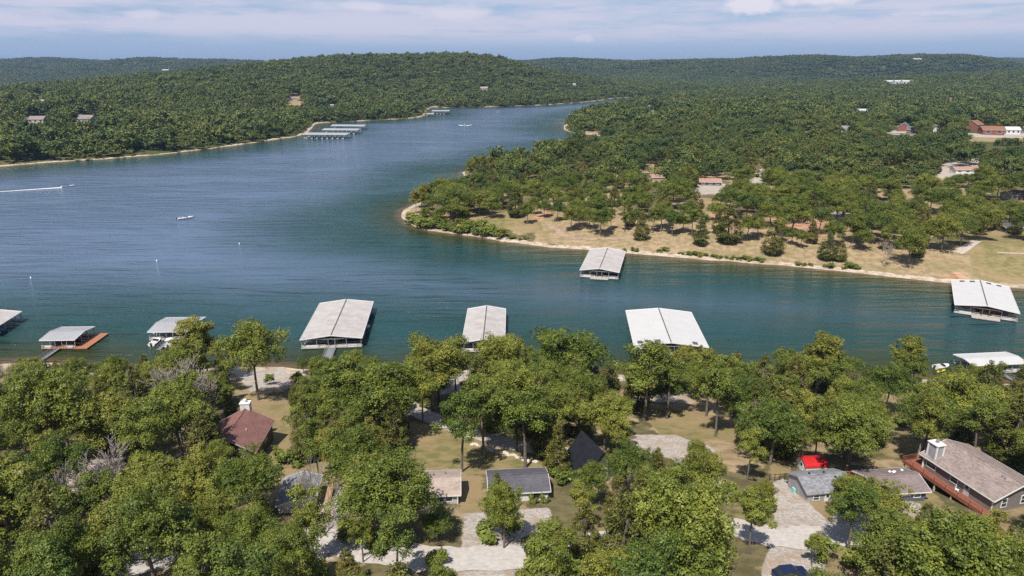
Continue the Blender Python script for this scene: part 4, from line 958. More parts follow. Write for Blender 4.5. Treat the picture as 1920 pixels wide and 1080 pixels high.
dk5 = dock(160.0, 217.0, R(60.3), 33, 17.6, 'white roofed dock on brown posts with wooden landing at its front', 'metal_roof_white', 'brown_steel', panels=((31.2, 2.6), (31.2, 5.8), (31.2, -2.6), (31.2, -5.8)), swim=(-3.6, -4.0, -.62, 4.0), slips=9)
dk6 = dock(-168.5, 197.5, R(98), 15.5, 14, 'grey roofed dock cut off at the left shore of the lake', 'metal_roof', slips=5, gang=(14, .7))
dk7 = dock(-135.8, 189.6, R(92), 10.4, 9.6, 'small grey roofed dock with rust red swim deck', 'metal_roof_grey', deckm='dock_red', ridge_along=False, eave=3.0, rise=.7, slips=3, gang=(9, .6), swim=(-.9, -8.6, 11.5, -5.0), seam=True)
dk8 = dock(-105.8, 196.4, R(92), 12.2, 12.0, 'twin roofed dock half hidden behind the yellowing tree', 'metal_roof_grey', ridge_along=False, eave=3.0, rise=.7, slips=3, gang=(8, .6))
dk9 = dock(134.3, 172.4, R(96), 7.2, 15.5, 'pale roofed dock seen over the treetops in the cove', 'metal_roof_white', ridge_along=False, eave=2.8, rise=.5, slips=3, gang=(6, .6))
def in_dock(dk, fx, fy, turn, label, **k):
    a = dk.rotation_euler.z; c, s_ = math.cos(a), math.sin(a)
    return boat(dk.location.x + c * fx - s_ * fy, dk.location.y + s_ * fx + c * fy, a + turn, label, **k)
P2 = math.pi / 2
in_dock(dk1, 9.2, -5.6, -P2, 'white motor boat berthed under the large dock roof', group='boats under the large dock')
in_dock(dk1, 16.5, -6.4, -P2, 'white motor boat berthed under the large dock roof', group='boats under the large dock')
in_dock(dk1, 27.5, -6.6, -P2, 'blue hulled boat poking out under the large dock roof', hull='boat_blue')
in_dock(dk1, 5.5, 5.4, P2, 'tan canopied boat berthed on the far side of the large dock', canopy='canvas_tan')
in_dock(dk3, 5.4, 6.2, P2, 'white boat berthed under the bright white dock roof'); in_dock(dk3, 16.6, 6.9, P2, 'dark hulled boat under the bright white dock roof', hull='boat_dark')
in_dock(dk4, 9.2, -4.6, -P2, 'white boat berthed in the dock below the dirt bank'); in_dock(dk5, 5.6, 5.4, P2, 'white boat berthed in the dock on brown posts'); in_dock(dk5, 12.8, 6, P2, 'blue hulled boat berthed in the dock on brown posts', hull='boat_blue')
in_dock(dk2, 5.6, -3.7, -P2, 'white boat berthed in the narrow long dock', L=4.6, W=2)
in_dock(dk7, 6.4, 2.4, 0, 'dark covered boat berthed under the small grey dock', hull='boat_dark', L=5.4)
in_dock(dk8, -3.0, -1.6, .1, 'white pontoon boat with canopy in front of the twin roofed dock', canopy='boat_white', L=6, W=2.4); in_dock(dk8, -2.0, 3.6, 0, 'white boat with open bow beside the twin roofed dock', L=5.5); in_dock(dk8, 7.5, 7.6, .2, 'small white boat tied outside the twin roofed dock', L=3.6, W=1.5, glass=False)
in_dock(dk6, 5.2, -5, -P2, 'covered blue boat in the dock at the left shore', hull='boat_blue')
p = at(1765, 690); boat(p[0], p[1], .3, 'white boat with red stripe tied beside the cove dock', L=5); 
o = empty('kayak', (at(1764, 697)[0], at(1764, 697)[1], .0), .4, 'bright yellow kayak floating by the cove dock', 'kayak')
hull_mb(3.6, .8, .32).build('hull', 'yellow_plastic', o); MB().box(-.5, -.2, .3, .4, .2, .38).build('cockpit', 'boat_dark', o)
# docks far up the lake
far = [(at(571, 260), at(651, 260.5), 24, 'long low roofed marina dock with boats in a row, foremost of three'), (at(606, 251), at(672, 251.5), 20, 'long low roofed marina dock between two others'), (at(622, 243), at(684, 243.5), 20, 'long low roofed marina dock, rearmost of three'),
       (at(810, 213.5), at(842, 213.5), 26, 'dark open sided marina dock off the wooded point'), (at(800, 218), at(813, 218), 12, 'short pale roofed dock at the wooded point'), (at(794, 199), at(811, 199), 14, 'pale roofed dock against the far wooded shore'),
       (at(1068, 220), at(1086, 220), 12, 'white roofed dock at the small spit'), (at(1131, 206), at(1150, 206), 14, 'pale roofed dock behind the small spit'), (at(1088, 211), at(1096, 211), 9, 'tiny white dock beside the small spit')]
for (a, b, w_, lab), vv in zip(far, (257, 248, 240, 212, 218, 199, 220, 206, 211)):
    d = b - a; L = float(np.hypot(d[0], d[1])); dk = dock(float(a[0]), float(a[1]) + w_ / 2, math.atan2(d[1], d[0]), L, w_, lab, 'metal_roof_grey', eave=5.0 if w_ > 15 else 4.0, rise=1.3, slips=max(3, int(L / 6)), seam=False, detail=False)
    if L > 30:
        for k in range(int(L / 6.5)):
            in_dock(dk, 3 + k * 6.4, -w_ / 2 + 3.2, P2, 'white boat moored along the ' + {257: 'foremost', 248: 'middle', 240: 'rearmost'}.get(vv, 'dark open sided') + ' marina dock', group='boats at ' + lab, z=0)
# boats and buoys out on the water
def foam(name, pts, w0, w1, parent, m='foam', lift=.03):
    b = MB(); n = len(pts)
    for i, (x, y) in enumerate(pts):
        t_ = i / (n - 1); q = np.array(pts[min(i + 1, n - 1)]) - np.array(pts[max(i - 1, 0)]); q = q / np.linalg.norm(q); nx, ny = -q[1], q[0]; ww = (w0 + (w1 - w0) * t_) / 2 * random.uniform(.7, 1.25)
        b.v += [(x + nx * ww, y + ny * ww, lift), (x, y, lift + .12 * (1 - t_)), (x - nx * ww, y - ny * ww, lift)]
    for i in range(n - 1):
        k = 3 * i; b.f += [(k, k + 1, k + 4, k + 3), (k + 1, k + 2, k + 5, k + 4)]
    return b.build(name, m, parent)
simple('foam', (.74, .76, .77), .8, .08, .4)
def towards(u0, v0, u1, v1): a, b = at(u0, v0), at(u1, v1); return math.atan2(b[1] - a[1], b[0] - a[0])
def stuffy(o, label, cat): return tag(o, label, cat, None, 'stuff')
p = at(127, 350); boat(p[0], p[1], towards(0, 359, 130, 350), 'dark and white speed boat racing along the left shore', L=9, W=3.2, hull='boat_white', canopy='boat_dark')
tail = [at(116 - 23 * k, 351.5 + 1.55 * k)[:2] for k in range(9)]
stuffy(foam('boat_wake', tail, 3.4, 1.6, None), 'white foam wake trailing the speed boat', 'wake')
p = at(348, 410); boat(p[0], p[1], towards(330, 412, 360, 408), 'white runabout drifting alone in the middle of the lake', L=9, W=3.2)
p = at(871, 234); boat(p[0], p[1], -P2 + .1, 'white boat heading down the lake with a spread wake', L=9, W=3.4)
c = at(871, 235.5)
for s in (-1, 1): stuffy(foam('boat_wake', [(c[0] + s * (1.5 + k * 1.6), c[1] - 2 + k * 3) for k in range(6)], 4.5, 3, None), 'white bow wave spreading from the boat up the lake', 'wake')
p = at(933, 209); boat(p[0], p[1], .2, 'small white boat off the wooded far shore', L=9, W=3)
p = at(1116, 199); boat(p[0], p[1], .2, 'small white boat near the head of the lake', L=11, W=4)
for u, v in ((58, 522), (294, 490), (449, 458)):
    p = at(u, v); o = empty('mooring_buoy', (p[0], p[1], 0), 0, 'small white mooring buoy floating on the open lake', 'buoy', 'white mooring buoys')
    MB().tube([(0, 0, -.3), (0, 0, .1), (0, 0, .55), (0, 0, .75)], [.2, .3, .26, .08], 8).build('float', 'boat_white', o, True); MB().tube([(0, 0, .7), (0, 0, 1.0)], [.06, .06], 5).build('ring', 'galv_steel', o)

# ------------------------------------------------------------------ houses
def window(parent, c, n, w_, h, frame='white_paint', tw=.12):
    """window set proud of a wall; c centre, n outward direction (2D)"""
    n = Vector((n[0], n[1], 0)).normalized(); t_ = Vector((-n.y, n.x, 0)); c = Vector(c)
    def blk(a0, a1, z0, z1, d0, d1):
        b = MB(); P = [c + t_ * a + n * d + Vector((0, 0, z)) for z in (z0, z1) for d in (d0, d1) for a in (a0, a1)]
        return b.add(P, [(0, 1, 3, 2), (4, 6, 7, 5), (0, 4, 5, 1), (2, 3, 7, 6), (0, 2, 6, 4), (1, 5, 7, 3)])
    g = blk(-w_ / 2, w_ / 2, -h / 2, h / 2, -.02, .03).build('window', 'glass', parent)
    for a0, a1, z0, z1 in ((-w_ / 2 - tw, -w_ / 2, -h / 2 - tw, h / 2 + tw), (w_ / 2, w_ / 2 + tw, -h / 2 - tw, h / 2 + tw), (-w_ / 2, w_ / 2, h / 2, h / 2 + tw), (-w_ / 2, w_ / 2, -h / 2 - tw, -h / 2), (-w_ / 2, w_ / 2, -.03, .03)):
        blk(a0, a1, z0, z1, -.02, .06).build('frame', frame, g)
    return g
def door(parent, c, n, w_=.95, h=2.05, m='white_paint'):
    n = Vector((n[0], n[1], 0)).normalized(); t_ = Vector((-n.y, n.x, 0)); c = Vector(c)
    def blk(a0, a1, z0, z1, d1, nm, m_, par):
        P = [c + t_ * a + n * d + Vector((0, 0, z)) for z in (z0, z1) for d in (-.02, d1) for a in (a0, a1)]
        return MB().add(P, [(0, 1, 3, 2), (4, 6, 7, 5), (0, 4, 5, 1), (2, 3, 7, 6), (0, 2, 6, 4), (1, 5, 7, 3)]).build(nm, m_, par)
    d = blk(-w_ / 2, w_ / 2, 0, h, .05, 'door', m, parent); blk(-w_ * .25, w_ * .25, h * .55, h * .85, .07, 'pane', 'glass', d); blk(w_ * .3, w_ * .4, h * .45, h * .5, .1, 'handle', 'galv_steel', d); return d
def house(name, label, x, y, rz, L, W, wall_h, rise, wallm, roofm, base=0.0, over=.45, ridge_off=0.0, z=None, trim='white_paint', cat='house', found=1.2, group=None):
    """gabled house; ridge along local x, floor at base above the ground"""
    z = zg(x, y) if z is None else z
    o = empty(name, (x, y, z), rz, label, cat, group); a, b = L / 2, W / 2; e = base + wall_h; ro = ridge_off
    MB().add([(-a, -b, -found), (a, -b, -found), (a, b, -found), (-a, b, -found), (-a, -b, e), (a, -b, e), (a, b, e), (-a, b, e), (-a, ro, e + rise - .08), (a, ro, e + rise - .08)],
             [(0, 1, 5, 4), (2, 3, 7, 6), (1, 2, 6, 9, 5), (3, 0, 4, 8, 7), (0, 3, 2, 1)]).build('wall', wallm, o)
    for s in (-1, 1):
        w2 = b - s * ro; sl = rise / w2; ye = s * (b + over); ze = e - over * sl
        q = [(-a - over, ro, e + rise), (-a - over, ye, ze), (a + over, ye, ze), (a + over, ro, e + rise)]
        if s > 0: q = q[::-1]
        # the roof sheet as its own object so that its shingles run along the slope
        ang = math.atan2(rise, w2) * -s; ln = math.hypot(ye - ro, e + rise - ze)
        rp = MB().box(-a - over, 0, -.12, a + over, ln, 0).build('roof', roofm, o); rp.location = (0, ro, e + rise); rp.rotation_euler = (ang, 0, 0) if s > 0 else (-ang, 0, math.pi)
        MB().bar((-a - over, ye, ze - .1), (a + over, ye, ze - .1), .06, .2).build('fascia', trim, o)
        for xx in (-a - over, a + over): MB().bar((xx, ro, e + rise - .1), (xx, ye, ze - .1), .06, .2).build('rake_trim', trim, o)
    MB().bar((-a - over, ro, e + rise + .02), (a + over, ro, e + rise + .02), .28, .06).build('ridge_cap', roofm, o)
    return o
def vent(o, x, y, z, m='galv_steel', r_=.09, h=.4): MB().tube([(x, y, z - .3), (x, y, z + h)], [r_, r_], 7).tube([(x, y, z + h), (x, y, z + h + .1)], [r_ * 1.7, r_ * 1.2], 7).build('roof_vent', m, o)
def rail(o, pts, z, h=.95, m='red_deck', step=1.5, name='railing'):
    for (x0, y0), (x1, y1) in zip(pts[:-1], pts[1:]):
        r_ = MB(); L = math.hypot(x1 - x0, y1 - y0); n = max(1, int(L / step))
        for zz in (.15, h * .4, h * .7, h): r_.bar((x0, y0, z + zz), (x1, y1, z + zz), .09 if zz == h else .04, .06 if zz == h else .04)
        r_.build(name, m, o)
        for k in range(n + 1): put('rail_post', post_mesh(h, .09, m), o, (x0 + (x1 - x0) * k / n, y0 + (y1 - y0) * k / n, z))

# brown house with long deck
hx, hy, hr = 76.6, 97.0, R(-75); hz = zg(73, 92)
hb = house('house', 'long brown house with red deck along its side and boxed chimney', hx, hy, hr, 13.0, 9.6, 2.55, 1.75, 'side_brown', 'shingle_brown', base=17.75 - 2.55 - hz, z=hz, over=.6, found=2.5)
fb = 17.75 - 2.55 - hz
# local -y side faces left (towards the cabins) after the turn
dk_ = MB().box(-8.9, -6.7, fb - .28, 6.6, -4.83, fb - .04).box(-8.9, -4.83, fb - .28, -6.53, -1.2, fb - .04).build('deck_floor', 'red_deck', hb)
rail(hb, [(-8.9, -1.2), (-8.9, -6.7), (6.6, -6.7)], fb - .04, .95, 'red_deck', 2.2)
for xx in (-8.6, -5.4, -2.2, 1.0, 4.4):
    MB().box(xx - .1, -6.5, -2.5, xx + .1, -6.3, fb - .282).build('deck_post', 'concrete', hb)
for xx, ww in ((-4.9, 1.7), (-.4, 1.2)): window(hb, (xx, -4.82, fb + 1.35), (0, -1), ww, 1.15)
door(hb, (2.0, -4.82, fb), (0, -1), 1.0, 2.05, 'side_ltgrey')
window(hb, (6.52, -2.6, fb + 1.2), (1, 0), .9, 1.35); window(hb, (6.52, 1.6, fb + 1.2), (1, 0), 1.6, 1.3)
for xx in (-4, 0): window(hb, (xx, -4.82, fb - 1.1), (0, -1), 1.2, .8)
ch = MB().box(-6.2, -4.75, fb + 1.6, -4.5, -3.3, fb + 5.0).build('chimney', 'side_grey', hb)
for xx in (-6.2, -4.5):
    for yy in (-4.75, -3.3): MB().box(xx - .11, yy - .11, fb + 1.6, xx + .11, yy + .11, fb + 5.0).build('corner_trim', 'white_paint', ch)
MB().box(-6.4, -4.95, fb + 5.0, -4.3, -3.1, fb + 5.16).build('chimney_cap', 'white_paint', ch); MB().tube([(-5.3, -4, fb + 5.1), (-5.3, -4, fb + 5.6)], [.2, .2], 8).tube([(-5.3, -4, fb + 5.6), (-5.3, -4, fb + 5.75)], [.36, .3], 8).build('flue', 'galv_steel', ch)
MB().box(-6.5, -5.0, fb - .04, -6.3, -4.8, fb + 2.5).build('corner_board', 'white_paint', hb); MB().box(6.42, -4.93, fb - .3, 6.56, -4.79, fb + 2.5).build('corner_board', 'white_paint', hb)
vent(hb, 4.2, -.9, fb + 3.95); vent(hb, 4.7, -1.0, fb + 3.9)
o = empty('deck_chair', (0, 0, 0), 0, 'white plastic chair on the long red deck', 'chair'); lp = Vector((.9, -5.4)); a = hr
o.location = (hx + math.cos(a) * lp.x - math.sin(a) * lp.y, hy + math.sin(a) * lp.x + math.cos(a) * lp.y, hz + fb - .04); o.rotation_euler = (0, 0, a + 2)
MB().box(-.25, -.25, .4, .25, .25, .46).build('seat', 'white_paint', o); MB().box(-.25, .2, .46, .25, .26, 1.0).build('backrest', 'white_paint', o)
for sx in (-.22, .22):
    for sy in (-.2, .2): put('leg', post_mesh(.4, .05, 'white_paint'), o, (sx, sy, 0))

# grey cabin, navy cabin, red shed
hc = house('cabin', 'small grey sided cabin with mottled grey shingle roof', 49.9, 95.6, R(8), 7.6, 5.6, 2.35, 1.15, 'side_grey', 'shingle_grey', over=.35, base=.1, trim='side_grey')
window(hc, (-2.3, -2.82, 1.35), (0, -1), .9, .85); window(hc, (1.4, -2.82, 1.35), (0, -1), .9, .85); door(hc, (-.4, -2.82, .1), (0, -1)); MB().box(-3.83, -2.9, -1, 3.83, -2.83, .45).build('skirting', 'side_ltgrey', hc)
for xx, yy in ((-1.8, .6), (.8, .7), (1.9, -.8)): vent(hc, xx, yy, 2.45 + 1.15 * (1 - abs(yy) / 2.8), 'black_metal', .12, .18)
MB().box(-4.3, .2, -.2, -3.95, .9, 1.0).build('meter_box', 'teal_plastic', hc)
hn = house('cabin', 'navy sided cabin with faded mauve shingle roof and orange deck rail', 61.7, 96.3, R(6), 8.2, 6.0, 2.3, 1.05, 'side_navy', 'shingle_mauve', over=.5, base=.1)
window(hn, (2.6, -3.02, 1.45), (0, -1), 1.0, .75); window(hn, (-1.4, -3.02, 1.45), (0, -1), 1.0, .75); window(hn, (4.12, .3, 1.4), (1, 0), .9, .8)
for xx, yy in ((.2, .9), (.6, .55), (.95, .8), (2.7, 1.4)): vent(hn, xx, yy, 2.4 + 1.05 * (1 - abs(yy) / 3), 'white_paint', .16, .25)
MB().box(-6.2, 1.2, -.3, -4.14, 4.6, .35).box(-4.13, 3.04, -.3, -1.0, 4.6, .35).build('deck_floor', 'red_deck', hn); rail(hn, [(-6.2, 1.2), (-6.2, 4.6), (-1.0, 4.6)], .35, .95, 'orange_rail', 1.0)
sx_, sy_ = hit(1521, 881)[:2]; sh_ = empty('garden_shed', (sx_, sy_, zg(sx_, sy_)), R(4), 'small white shed with bright red barrel roof', 'shed')
arc = [(1.65 * math.cos(math.pi * k / 8) * 1.0, 1.55 + .75 * math.sin(math.pi * k / 8)) for k in range(9)]
b = MB(); n = len(arc); pr = [(-1.6, -.4)] + [(-a_ * .97, b_ - .06) for a_, b_ in arc] + [(1.6, -.4)]
b.v = [(xx, yy, zz) for xx in (-1.9, 1.9) for yy, zz in pr]; k = len(pr); b.f = [tuple(range(k)), tuple(range(2 * k - 1, k - 1, -1)), (0, k, k + 1, 1), (k - 2, 2 * k - 2, 2 * k - 1, k - 1)]; b.build('wall', 'side_white', sh_)
b = MB(); b.v = [(xx, yy, zz) for xx in (-2.1, 2.1) for yy, zz in [(a_ * 1.06, b_) for a_, b_ in arc] + [(a_ * 1.06, b_ + .07) for a_, b_ in arc]]
for k in range(8): b.f += [(9 + k, 10 + k, 28 + k, 27 + k), (k, 18 + k, 19 + k, k + 1), (k, k + 1, 10 + k, 9 + k), (18 + k, 27 + k, 28 + k, 19 + k)]
b.f += [(0, 9, 27, 18), (8, 26, 35, 17)]; b.build('roof', 'red_metal', sh_)
door(sh_, (-1.9, 0, .05), (-1, 0), 1.2, 1.75, 'white_paint')
o = empty('fence', (45.0, 99.6, zg(45.0, 99.6)), R(8), 'dark metal fence beside the grey cabin and red roofed shed', 'fence')
for k in range(6): put('post', post_mesh(1.5, .08, 'black_metal'), o, (-1.4 + k * .9, .6, -.3))
MB().bar((-1.4, .6, 1.05), (3.1, .6, 1.05), .05).bar((-1.4, .6, .5), (3.1, .6, .5), .05).build('rail', 'black_metal', o)

# tan cabin, dark cabin
ht = house('cabin', 'cabin with tan shingle roof, white porch and railed deck behind', -13.6, 93.2, R(4), 10.2, 6.2, 2.3, .95, 'side_ltgrey', 'shingle_tan', over=.45, base=.15)
for xx in (2.4, 3.7): window(ht, (xx, -3.12, 1.55), (0, -1), .95, 1.0)
window(ht, (-1.5, -3.12, 1.5), (0, -1), 1.2, .9); MB().box(1.2, -4.9, -.8, 5.1, -3.13, .12).build('porch_floor', 'concrete', ht)
for xx in (1.4, 5.0): put('porch_post', post_mesh(2.2, .12, 'white_paint'), ht, (xx, -3.45, .12))
MB().box(-5.6, 3.13, -.6, 3.2, 5.6, .42).build('deck_floor', 'dock_wood', ht); rail(ht, [(-5.6, 3.3), (-5.6, 5.6), (3.2, 5.6), (3.2, 3.3)], .42, 1.0, 'wood_fence', 1.3)
vent(ht, 1.2, .8, 2.45 + .7); vent(ht, 3.0, 1.4, 2.95)
def chair(x, y, z, rz, m, label):
    o = empty('garden_chair', (x, y, z), rz, label, 'chair'); MB().box(-.3, -.3, .38, .3, .3, .45).build('seat', m, o); MB().add([(-.3, .25, .45), (.3, .25, .45), (.3, .45, 1.1), (-.3, .45, 1.1), (-.3, .31, .45), (.3, .31, .45), (.3, .51, 1.1), (-.3, .51, 1.1)], [(0, 1, 2, 3), (7, 6, 5, 4), (0, 4, 5, 1), (3, 2, 6, 7), (0, 3, 7, 4), (1, 5, 6, 2)]).build('backrest', m, o)
    for a in (-.26, .26):
        MB().box(a - .05, -.3, .6, a + .05, .3, .65).build('armrest', m, o)
        for b_ in (-.26, .26): put('leg', post_mesh(.4, .06, m), o, (a, b_, 0))
    return o
def on(h, lx, ly): a = h.rotation_euler.z; return h.location.x + math.cos(a) * lx - math.sin(a) * ly, h.location.y + math.sin(a) * lx + math.cos(a) * ly
for lx, ly, m_, lab, zz, rz in ((1.4, 4.7, 'white_paint', 'white chair on the deck behind the tan roofed cabin', .42, 2.6), (-5.1, 4.9, 'teal_plastic', 'pale green chair at the end of the deck behind the tan cabin', .42, .8), (1.9, -4.3, 'red_metal', 'red chair on the porch of the tan roofed cabin', .12, 2.9), (3.4, -4.2, 'white_paint', 'white chair on the porch of the tan roofed cabin', .12, 3.4)):
    q = on(ht, lx, ly); chair(q[0], q[1], ht.location.z + zz, rz, m_, lab)
hd = house('cabin', 'white cabin with dark charcoal shingle roof and two round bushes', .9, 94.4, R(5), 9.0, 6.0, 2.3, 1.0, 'side_white', 'shingle_dark', over=.4, base=.15)
window(hd, (2.4, -3.02, 1.5), (0, -1), 1.5, .9, 'side_dark'); window(hd, (-1.5, -3.02, 1.5), (0, -1), 1.2, .9); door(hd, (-3.4, -3.02, .15), (0, -1)); MB().box(-1.0, -3.4, -.9, 4.4, -3.06, .35).build('planter', 'brick_clay', hd)
for lx in (1.9, 3.7):
    q = on(hd, lx, -4.0); tree('shrub', q[0], q[1], 1.5, 'clipped round green bush before the white cabin', 'two clipped bushes', .85)
# steep black roofed house
ax, ay, ar = 13.9, 104.2, R(-68); az = zg(ax, ay)
ha = empty('house', (ax, ay, az), ar, 'steep black metal roofed chalet among the trees', 'house'); hw, hl, rh, ez = 4.3, 4.0, 5.2, .55
MB().add([(-hl + .3, -hw + .4, -1.5), (hl - .3, -hw + .4, -1.5), (hl - .3, hw - .4, -1.5), (-hl + .3, hw - .4, -1.5), (-hl + .3, -hw + .4, ez + .3), (hl - .3, -hw + .4, ez + .3), (hl - .3, hw - .4, ez + .3), (-hl + .3, hw - .4, ez + .3), (-hl + .3, 0, ez + rh - .25), (hl - .3, 0, ez + rh - .25)],
         [(0, 1, 5, 4), (2, 3, 7, 6), (1, 2, 6, 9, 5), (3, 0, 4, 8, 7), (0, 3, 2, 1)]).build('wall', 'side_dark', ha)
for s in (-1, 1):
    q = [(-hl, 0, ez + rh), (-hl, s * hw, ez), (hl, s * hw, ez), (hl, 0, ez + rh)]
    rp = MB().slab(q if s < 0 else q[::-1], .1).build('roof', 'black_metal', ha); rb = MB()
    for k in range(14): xx = -hl + .1 + k * (2 * hl - .2) / 13; rb.bar((xx, s * .05, ez + rh + .02), (xx, s * hw, ez + .05), .05, .09)
    rb.build('roof_seam', 'black_metal', rp); MB().bar((-hl, s * (hw + .06), ez - .02), (hl, s * (hw + .06), ez - .02), .08, .16).build('fascia', 'white_paint', ha)
window(ha, (hl - .28, 0, 1.6), (1, 0), 1.8, 1.6); q = on(ha, 3.2, -6.0)
o = empty('garden_table', (q[0], q[1], zg(*q)), 0, 'round white garden table beside the black chalet', 'table'); MB().tube([(0, 0, .7), (0, 0, .75)], [.75, .75], 14).build('table_top', 'white_paint', o); MB().tube([(0, 0, -.1), (0, 0, .7)], [.08, .08], 6).build('leg', 'galv_steel', o)
# red brown roofed house on the left, small grey cabin, hidden white house
hred = house('house', 'house with red brown shingle roof and pale chimney in the left wood', -51.6, 113.6, R(93), 11, 9.6, 2.7, 2.6, 'side_dark', 'shingle_red', over=.5, base=.4, trim='side_tan', found=2.5)
ch = MB().box(5.55, -.9, -1, 6.75, .9, 6.6).build('chimney', 'side_white', hred); MB().box(5.45, -1.0, 6.6, 6.85, 1.0, 6.8).build('chimney_cap', 'white_paint', ch); MB().tube([(6.1, 0, 6.7), (6.1, 0, 7.3)], [.2, .2], 8).tube([(6.1, 0, 7.3), (6.1, 0, 7.42)], [.34, .28], 8).build('flue', 'white_paint', ch)
window(hred, (1, -4.82, 1.7), (0, -1), 1.3, 1.0); window(hred, (-5.52, 0, 1.7), (-1, 0), 1.4, 1.1); MB().tube([(-1, -2.2, 4.2), (-1, -2.2, 5.0)], [.08, .08], 6).build('roof_vent', 'white_paint', hred)
hg = house('cabin', 'small cabin with pale grey roof and wooden stair deck', -33.0, 91.4, R(97), 7.0, 5.2, 2.3, .8, 'side_white', 'shingle_grey', over=.35, base=.15)
window(hg, (-3.52, 0, 1.4), (-1, 0), 1.4, .9); MB().box(-1.5, -4.6, -.6, 3.4, -2.65, .3).build('deck_floor', 'wood_fence', hg); rail(hg, [(-1.5, -4.6), (3.4, -4.6), (3.4, -2.7)], .3, 1.0, 'wood_fence', 1.2)
for xx in (-1.4, 1.0, 3.3): put('pergola_post', post_mesh(2.4, .14, 'wood_fence'), hg, (xx, -4.5, .3))
MB().bar((-1.5, -4.5, 2.75), (3.4, -4.5, 2.75), .12, .16).build('pergola_beam', 'wood_fence', hg); vent(hg, 1, .6, 3.05)
hw_ = house('house', 'pale walled house mostly hidden in the left wood', -69.5, 97, R(10), 8, 6, 2.5, 1.2, 'side_white', 'shingle_tan', base=.2); window(hw_, (2, -3.02, 1.5), (0, -1), 1.2, 1)
# kerb stones by the driveway, path edging, car
for i in range(34):
    u = 885 + i * 3.6; v = 833 + i * 1.05 + random.uniform(-2.5, 2.5); p = hit(u, v); s_ = random.uniform(.3, .6)
    b = MB(); 
    for k in range(3): b.v += [(s_ * math.cos(j * 1.05) * (1, .95, .55)[k] * random.uniform(.8, 1.2), s_ * .75 * math.sin(j * 1.05) * (1, .95, .55)[k] * random.uniform(.8, 1.2), (-.15, .18, .32)[k] * random.uniform(.8, 1.2)) for j in range(6)]
    for k in range(2):
        for j in range(6): b.f.append((k * 6 + j, k * 6 + (j + 1) % 6, k * 6 + 6 + (j + 1) % 6, k * 6 + 6 + j))
    b.f.append(tuple(range(12, 18))); o = b.build('stone', 'rock', None, False, tuple(p)); tag(o, 'pale stone in the row along the lower driveway edge', 'stone', 'stones edging the driveway')
for u, v, s_, lab in ((1712, 928, 1.0, 'large tan boulder before the navy cabin'), (1694, 930, .7, 'smaller boulder beside the large one before the navy cabin')):
    p = hit(u, v); b = MB()
    for k in range(4): b.v += [(s_ * math.cos(j * .785) * (1, 1.05, .8, .35)[k] * random.uniform(.85, 1.15), s_ * .8 * math.sin(j * .785) * (1, 1.05, .8, .35)[k] * random.uniform(.85, 1.15), s_ * (-.3, .25, .6, .78)[k]) for j in range(8)]
    for k in range(3):
        for j in range(8): b.f.append((k * 8 + j, k * 8 + (j + 1) % 8, k * 8 + 8 + (j + 1) % 8, k * 8 + 8 + j))
    b.f.append(tuple(range(24, 32))); tag(b.build('boulder', 'rock', None, False, tuple(p)), lab, 'boulder')
def car(x, y, rz, label, m):
    o = empty('parked_car', (x, y, zg(x, y) + .1), rz, label, 'car'); b = MB(); sec = [(-2.2, .45, .75, .8), (-2.1, .3, .9, .86), (-1.0, .25, .95, .9), (.8, .25, .95, .9), (1.9, .3, .85, .86), (2.2, .45, .65, .75)]
    for xx, z0, z1, w_ in sec: b.v += [(xx, -w_, z0), (xx, w_, z0), (xx, w_ * .97, z1), (xx, -w_ * .97, z1)]
    for i in range(5):
        for j in range(4): b.f.append((i * 4 + j, i * 4 + (j + 1) % 4, i * 4 + 4 + (j + 1) % 4, i * 4 + 4 + j))
    b.f += [(3, 2, 1, 0), (20, 21, 22, 23)]; b.build('body', m, o)
    MB().add([(-1.9, -.82, .9), (1.0, -.82, .93), (1.0, .82, .93), (-1.9, .82, .9), (-1.45, -.62, 1.45), (.25, -.62, 1.47), (.25, .62, 1.47), (-1.45, .62, 1.45)], [(0, 1, 5, 4), (1, 2, 6, 5), (2, 3, 7, 6), (3, 0, 4, 7)]).build('window_band', 'glass', o)
    MB().box(-1.47, -.63, 1.452, .27, .63, 1.5).build('roof', m, o)
    for sx in (-1.35, 1.4):
        for sy in (-.82, .82): wv = MB().tube([(sx, sy - .1, .33), (sx, sy + .1, .33)], [.33, .33], 12).build('wheel', 'boat_dark', o); MB().tube([(sx, sy - .11, .33), (sx, sy + .11, .33)], [.18, .18], 8).build('rim', 'galv_steel', wv)
    for sy in (-.6, .6): MB().box(2.12, sy - .18, .55, 2.21, sy + .18, .68).build('headlight', 'boat_white', o)
    return o
q = hit(1482, 1084); car(q[0], q[1], .15, 'dark blue car parked on the white gravel under the trees', 'car_blue')

# houses on the far shores and in the village
def far_house(u, v, L, W, hgt, rise, rz, wallm, roofm, label, name='house', wins=3, base=0.0):
    p = hit(u, v)
    if p is None: return
    o = house(name, label, p[0], p[1], R(rz), L, W, hgt, rise, wallm, roofm, over=.6, base=base, found=3.0)
    for k in range(wins): window(o, (-L / 2 + (k + .5) * L / wins, -W / 2 - .02, base + hgt * .55), (0, -1), L / wins * .45, hgt * .38, tw=.18)
    return o
h1 = far_house(163, 231, 26, 16, 6.5, 4.0, -12, 'side_blue', 'shingle_brown', 'large grey blue lake house with pale terrace on the left hill', wins=4)
MB().box(-14, -13.0, -2, 15, -8.05, .4).build('terrace', 'concrete', h1); MB().box(-12.6, -9.5, .4, -7.5, -8.05, 6).build('porch_front', 'white_paint', h1)
h2 = far_house(68, 231, 24, 14, 5.5, 3.5, 8, 'side_tan', 'shingle_brown', 'broad tan lake house with brown roof and white lower floor', wins=4); MB().box(-4, -8.2, -2.5, 8, -7.05, 1.6).build('lower_floor', 'white_paint', h2)
